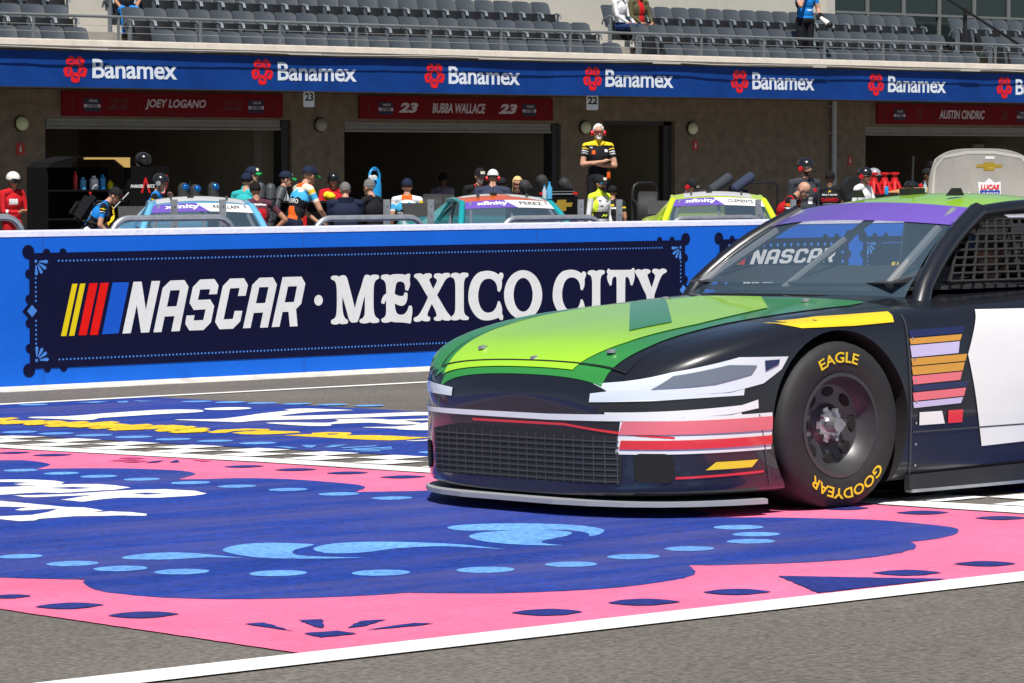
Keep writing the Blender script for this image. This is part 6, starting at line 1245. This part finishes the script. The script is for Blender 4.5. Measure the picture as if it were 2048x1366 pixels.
bottle(1089, 369, 398, 18.7, m_clear, 'clear water bottle on the black bowtie crate'); bottle(1099, 362, 398, 18.7, m_bot, 'tall blue drink bottle on the black bowtie crate')
bottle(809, 436, 462, 4.5, m_clear, 'clear water bottle behind wall below lettered shirt man'); bottle(1850, 362, 385, 19.0, m_clear, 'clear water bottle on the parts table')
# black cart with red panel
t = put('pit_cart', 632, 430, 20.6, 'black pit cart with red logo panel beside orange shirt man', 'cart'); zc_ = zat(632, 402, 20.6); X0 = W(590, 430, 20.6).x-t.location.x; X1 = W(672, 430, 20.6).x-t.location.x
m = MB(); m.bbox((X0, 0, .1), (X1, .6, zc_-.03)); m.build('cart_body', m_carb, t, bevel=.01); m = MB(); m.bbox((X0-.05, -.06, zc_-.03), (X1+.05, .65, zc_)); m.build('cart_top', m_black, t)
sheet('logo_panel', flat([rect(X0+.02, X0+.22, .35, zc_-.05)]), lambda x, z: (x, -.004, z), m_rpost, t, UPF); sheet('logo', flat([[(X0+.06, .62), (X0+.115, .98), (X0+.115, .62)], [(X0+.135, .62), (X0+.135, .98), (X0+.19, .62)]]), lambda x, z: (x, -.008, z), m_plate, t, UPF)
for s_ in (X0+.1, X1-.1):
    m = MB(); m.lathe([(.0, -.02), (.05, -.02), (.055, .0), (.05, .02), (.0, .02)], 12, Matrix.Translation((s_, .05, .055)) @ Matrix.Rotation(rad(90), 4, 'X')); m.build('castor', m_rub, t, smooth=40)
zt_ = gz(20.6)+zc_; cxx = t.location.x
def lump(name, px, dy, r, mm, label, cat, y=20.8):
    p = W(px, 400, y); m = MB(); rn = random.Random(int(px)); 
    for k in range(5): m.ell((rn.uniform(-r[0], r[0])*.6, rn.uniform(-r[1], r[1])*.6, r[2]*(.5+.35*k*.3)), (r[0]*.55, r[1]*.55, r[2]*.5), None, 12, 8)
    o = m.build(name, mm, smooth=60); o.location = (p.x, y, zt_+dy); tag(o, label, cat); return o
lump('gloves', 656, .003, (.14, .12, .10), K['yellow'], 'yellow work gloves heaped on the black pit cart', 'gloves')
m = MB(); p = W(620, 400, 20.8); m.lathe([(0, 0), (.06, 0), (.06, .10), (.045, .13), (.05, .2), (.03, .24), (0, .25)], 14); o = m.build('squeeze_bottle', m_rpost, smooth=40); o.location = (p.x, 20.8, zt_+.002); tag(o, 'red and white squeeze bottle on the black pit cart', 'bottle')
m = MB(); m.tube([W(612, 401, 20.9), W(612, 385, 20.9), W(618, 372, 20.9), W(627, 366, 20.9)], .018, 8); o = m.build('fuel_hose', K['orange'], smooth=60); tag(o, 'orange bent hose standing on the black pit cart', 'hose')
# gas cylinder
t = put('gas_cylinder', 749, 430, 22.0, 'tall blue gas cylinder with round gauges beside grey-haired man', 'cylinder'); zc_ = zat(749, 352, 22.0)
m = MB(); m.lathe([(0, .02), (.11, .02), (.115, .06), (.115, zc_-.16), (.10, zc_-.08), (.05, zc_-.02), (.035, zc_+.0), (0, zc_)], 22); m.build('tank', m_bcyl, t, smooth=40)
m = MB(); m.tube([(.10, 0, zc_-.12), (.10, 0, zc_+.03), (.06, 0, zc_+.10), (-.06, 0, zc_+.10), (-.10, 0, zc_+.03), (-.10, 0, zc_-.12)], .022, 8); m.build('guard', m_bcyl, t, smooth=60)
m = MB(); m.lathe([(.04, zc_+.10), (.045, zc_+.14), (0, zc_+.15)], 14); m.build('valve_cap', m_bcyl, t, smooth=40)
for dx in (-.16, -.09):
    m = MB(); m.lathe([(0, -.02), (.035, -.02), (.038, .0), (.035, .02), (0, .02)], 14, Matrix.Translation((dx, -.12, zc_-.02)) @ Matrix.Rotation(rad(90), 4, 'X')); m.build('gauge', m_plate, t, smooth=40)
# tyres
def tyre(px, py, y, label, flatlie=False, rz=0, n=1):
    p = W(px, py, y); t = empty('spare_tyre', (p.x, y, p.z), label, 'tyre', 'spare racing tyres in the pit'); t.rotation_euler = (0, 0, rad(rz))
    R_ = Matrix.Rotation(rad(90), 4, 'Y') if not flatlie else Matrix.Identity(4); m = MB(); m.lathe([(.20, -.13), (.30, -.15), (.345, -.135), (.355, -.11), (.355, .11), (.345, .135), (.30, .15), (.20, .13), (.20, -.13)], 36, R_, cap=False); m.build('tyre', m_tyre, t, smooth=40)
    m = MB(); m.lathe([(.20, -.12), (.19, 0), (.20, .12), (.08, .10), (0, .10)], 24, R_); m.build('rim', m_rim, t, smooth=40)
def tyre_on_rack(px, pytop, y, label, rz, rack=True):
    z = W(px, pytop, y).z-.355; p = W(px, pytop, y); t = empty('spare_tyre', (p.x, y, z), label, 'tyre', 'spare racing tyres in the pit'); t.rotation_euler = (0, 0, rad(rz)); R_ = Matrix.Rotation(rad(90), 4, 'Y'); m = MB(); m.lathe([(.20, -.15), (.30, -.17), (.345, -.155), (.357, -.12), (.357, .12), (.345, .155), (.30, .17), (.20, .15), (.20, -.15)], 40, R_, cap=False); m.build('tread', m_tyre, t, smooth=40)
    m = MB(); m.lathe([(.20, -.14), (.19, 0), (.20, .14), (.08, .12), (0, .12)], 24, R_); m.build('rim', m_rim, t, smooth=40); return z-.357
zb_ = []
for px, py, rz, lab in ((866, 388, 35, 'black racing tyre behind the lettered shirt man'), (1296, 383, 40, 'black racing tyre left of the black cap man by doorway'), (1414, 379, 40, 'left black tyre behind fluorescent yellow car'), (1478, 379, 40, 'right black tyre behind fluorescent yellow car'), (888, 389, 35, 'black racing tyre touching the tyre beside lettered shirt man')): zb_.append((px, tyre_on_rack(px, py, 20.2, lab, -rz-4)))
for (a, b, lab) in ((840, 914, 'low black rack under the tyres by lettered shirt man'), (1270, 1322, 'low black rack under the tyre by narrow doorway'), (1390, 1505, 'low black rack under the pair of tyres behind yellow car')):
    xa = W(a, 440, 20.2).x; xb = W(b, 440, 20.2).x; zz = min(z for p_, z in zb_ if a-5 < p_ < b+5); g = gz(20.2); t = empty('tyre_rack', ((xa+xb)/2, 20.2, g), lab, 'rack', 'tyre racks'); w_ = (xb-xa)/2
    for yy in (-.16, .16):
        m = MB(); m.tube([(-w_, yy, zz-g-.0), (w_, yy, zz-g-.0)], .02, 8); m.build('rail', m_black, t)
        for sx in (-1, 1): m = MB(); m.tube([(sx*w_, yy, 0), (sx*w_, yy, zz-g)], .02, 8); m.build('leg', m_black, t)
# bent tube trolley
t = put('tube_trolley', 1287, 430, 20.8, 'black bent-tube trolley frame behind the tyre by doorway', 'trolley'); a = W(1256, 430, 20.8).x-t.location.x; b = W(1314, 430, 20.8).x-t.location.x; zt2 = zat(1287, 366, 20.8)
m = MB(); m.tube([(a+.1, 0, 0), (a+.1, 0, zt2-.15), (a+.14, 0, zt2-.04), (a+.24, 0, zt2), (b-.12, 0, zt2), (b-.03, 0, zt2-.05), (b, 0, zt2-.15), (b, 0, 0)], .024, 10); m.build('handle', m_black, t, smooth=60)
m = MB(); m.tube([(a-.05, -.3, 0), (a-.05, -.3, zt2*.75), (a+.0, -.2, zt2*.8), (a+.1, 0, zt2*.82)], .02, 8); m.build('side_frame', m_black, t, smooth=60); m = MB(); m.bbox((a, -.5, .1), (b, 0, .13)); m.build('platform', m_black, t)
# dark padded rolls
for px, py, lab in ((1440, 368, 'left dark padded roll lying across the tyres'), (1485, 366, 'right dark padded roll lying across the tyres')):
    p = W(px, py, 20.0); m = MB(); d = Vector((.9, .1, .42)).normalized(); m.tube([-d*.30, -d*.28, d*.25, d*.28], [.055, .085, .09, .05], 14); o = m.build('padded_roll', K['slate'] if px > 1460 else K['grey'], smooth=50); o.location = p; tag(o, lab, 'padded roll', 'padded rolls')
p = W(1525, 367, 20.4); m = MB(); m.tube([(-.25, 0, 0), (.02, 0, .02), (.3, 0, .02), (.36, 0, -.05), (.36, 0, -.7)], .022, 8); o = m.build('push_bar', m_black, smooth=60); o.location = p; tag(o, 'black push bar above tyres left of grey hoodie man', 'bar')
# parts table with red jack stands
YT = 20.5; t = put('parts_table', 1835, 420, YT, 'long black parts table carrying red jack stands at the right', 'table'); xa = W(1735, 420, YT).x-t.location.x; xb = W(1925, 420, YT).x-t.location.x; zt3 = zat(1800, 388, YT)
m = MB(); m.bbox((xa, -.4, zt3-.05), (xb, .4, zt3)); m.build('table_top', m_black, t)
for sx in (xa+.08, xb-.08):
    for yy in (-.33, .33): m = MB(); m.bbox((sx-.025, yy-.025, 0), (sx+.025, yy+.025, zt3-.05)); m.build('leg', m_black, t)
zt3 += gz(YT)
for px, lab in ((1747, 'left red jack stand on the parts table'), (1769, 'middle red jack stand on the parts table'), (1789, 'right red jack stand on the parts table')):
    p = W(px, 380, YT+.1); t = empty('jack_stand', (p.x, YT+.1, zt3), lab, 'jack stand', 'red jack stands')
    for a in range(4):
        c = Vector((math.cos(rad(45+90*a)), math.sin(rad(45+90*a)), 0))*.13; m = MB(); m.tube([c, c*.35+Vector((0, 0, .22))], [.042, .036], 6); m.build('leg', m_rpost, t)
    m = MB(); m.lathe([(.0, .16), (.075, .17), (.06, .29), (.0, .29)], 12); m.lathe([(.0, .28), (.036, .28), (.036, .34), (.085, .35), (.085, .385), (0, .385)], 12); m.build('column', m_rpost, t, smooth=30)
p = W(1803, 385, YT-.1); m = MB(); m.prism([(-.28, .0), (.26, .0), (.34, .10), (.30, .115), (-.22, .05), (-.30, .03)], -.2, .2, 'y'); o = m.build('cardboard_tray', mat('cardboard', (.42, .24, .10), .8)); o.location = (p.x, YT-.1, zt3); tag(o, 'brown cardboard tray on the parts table', 'tray')
p = W(1773, 380, YT-.3); m = MB(); m.lathe([(0, 0), (.035, 0), (.035, .13), (.028, .14), (0, .14)], 14); o = m.build('drink_can', m_bcyl, smooth=40); o.location = (p.x, YT-.3, zt3); tag(o, 'blue and white drink can on the parts table', 'can')
p = W(1860, 388, YT-.2); m = MB(); m.box((0, 0, .06), (.34, .2, .12)); o = m.build('tool_bag', K['yellow'], bevel=.03); o.location = (p.x, YT-.2, zt3); tag(o, 'yellow cloth bag on parts table below the cap wearers', 'bag')
t = put('cooling_fan', 1703, 400, 18.6, 'red and black round fan behind white shirt helmet person', 'fan'); zc_ = zat(1703, 381, 18.6); Rf = Matrix.Translation((0, 0, zc_)) @ Matrix.Rotation(rad(90), 4, 'X')
m = MB(); m.lathe([(.20, -.06), (.23, -.06), (.24, 0), (.23, .06), (.20, .06)], 28, Rf); m.build('fan_ring', m_black, t, smooth=40); m = MB(); m.lathe([(0, .05), (.19, .05), (.195, .03), (0, .03)], 28, Rf); m.build('fan_disc', m_rpost, t, smooth=30)
m = MB(); m.lathe([(0, .055), (.05, .055), (.05, .08), (0, .085)], 14, Rf); m.build('hub', m_black, t, smooth=40); m = MB(); m.tube([(0, 0, zc_-.22), (0, 0, .03)], .03, 8); m.bbox((-.2, -.2, 0), (.2, .2, .03)); m.build('stand', m_black, t)
p = W(1890, 334, 21.5); m = MB(); m.bbox((-.03, -.02, gz(21.5)-p.z), (.03, .02, 0)); o = m.build('steel_pole', m_galv); o.location = p; tag(o, 'plain grey steel pole left of the raised bonnet', 'pole')

m = MB(); rn = random.Random(5); p = W(205, 428, YC-.25)
m.tube([Vector((.17*math.cos(a)*(1+.12*math.sin(a*.37)), -.05+.02*math.sin(a*2.1), .17*math.sin(a)*(1+.1*math.cos(a*.53)))) for a in np.linspace(0, 6.283*4, 96)], .013, 6); o = m.build('air_line', K['yellow'], smooth=60); o.location = p; tag(o, 'yellow coiled air line hanging in the open tool cart', 'hose')
p = W(205, 440, YC-.1); m = MB(); m.tube([(0, 0, 0), (.5, .02, .42)], .012, 6); o = m.build('pry_bar', m_galv); o.location = p; tag(o, 'pale metal bar leaning inside the open tool cart', 'bar')
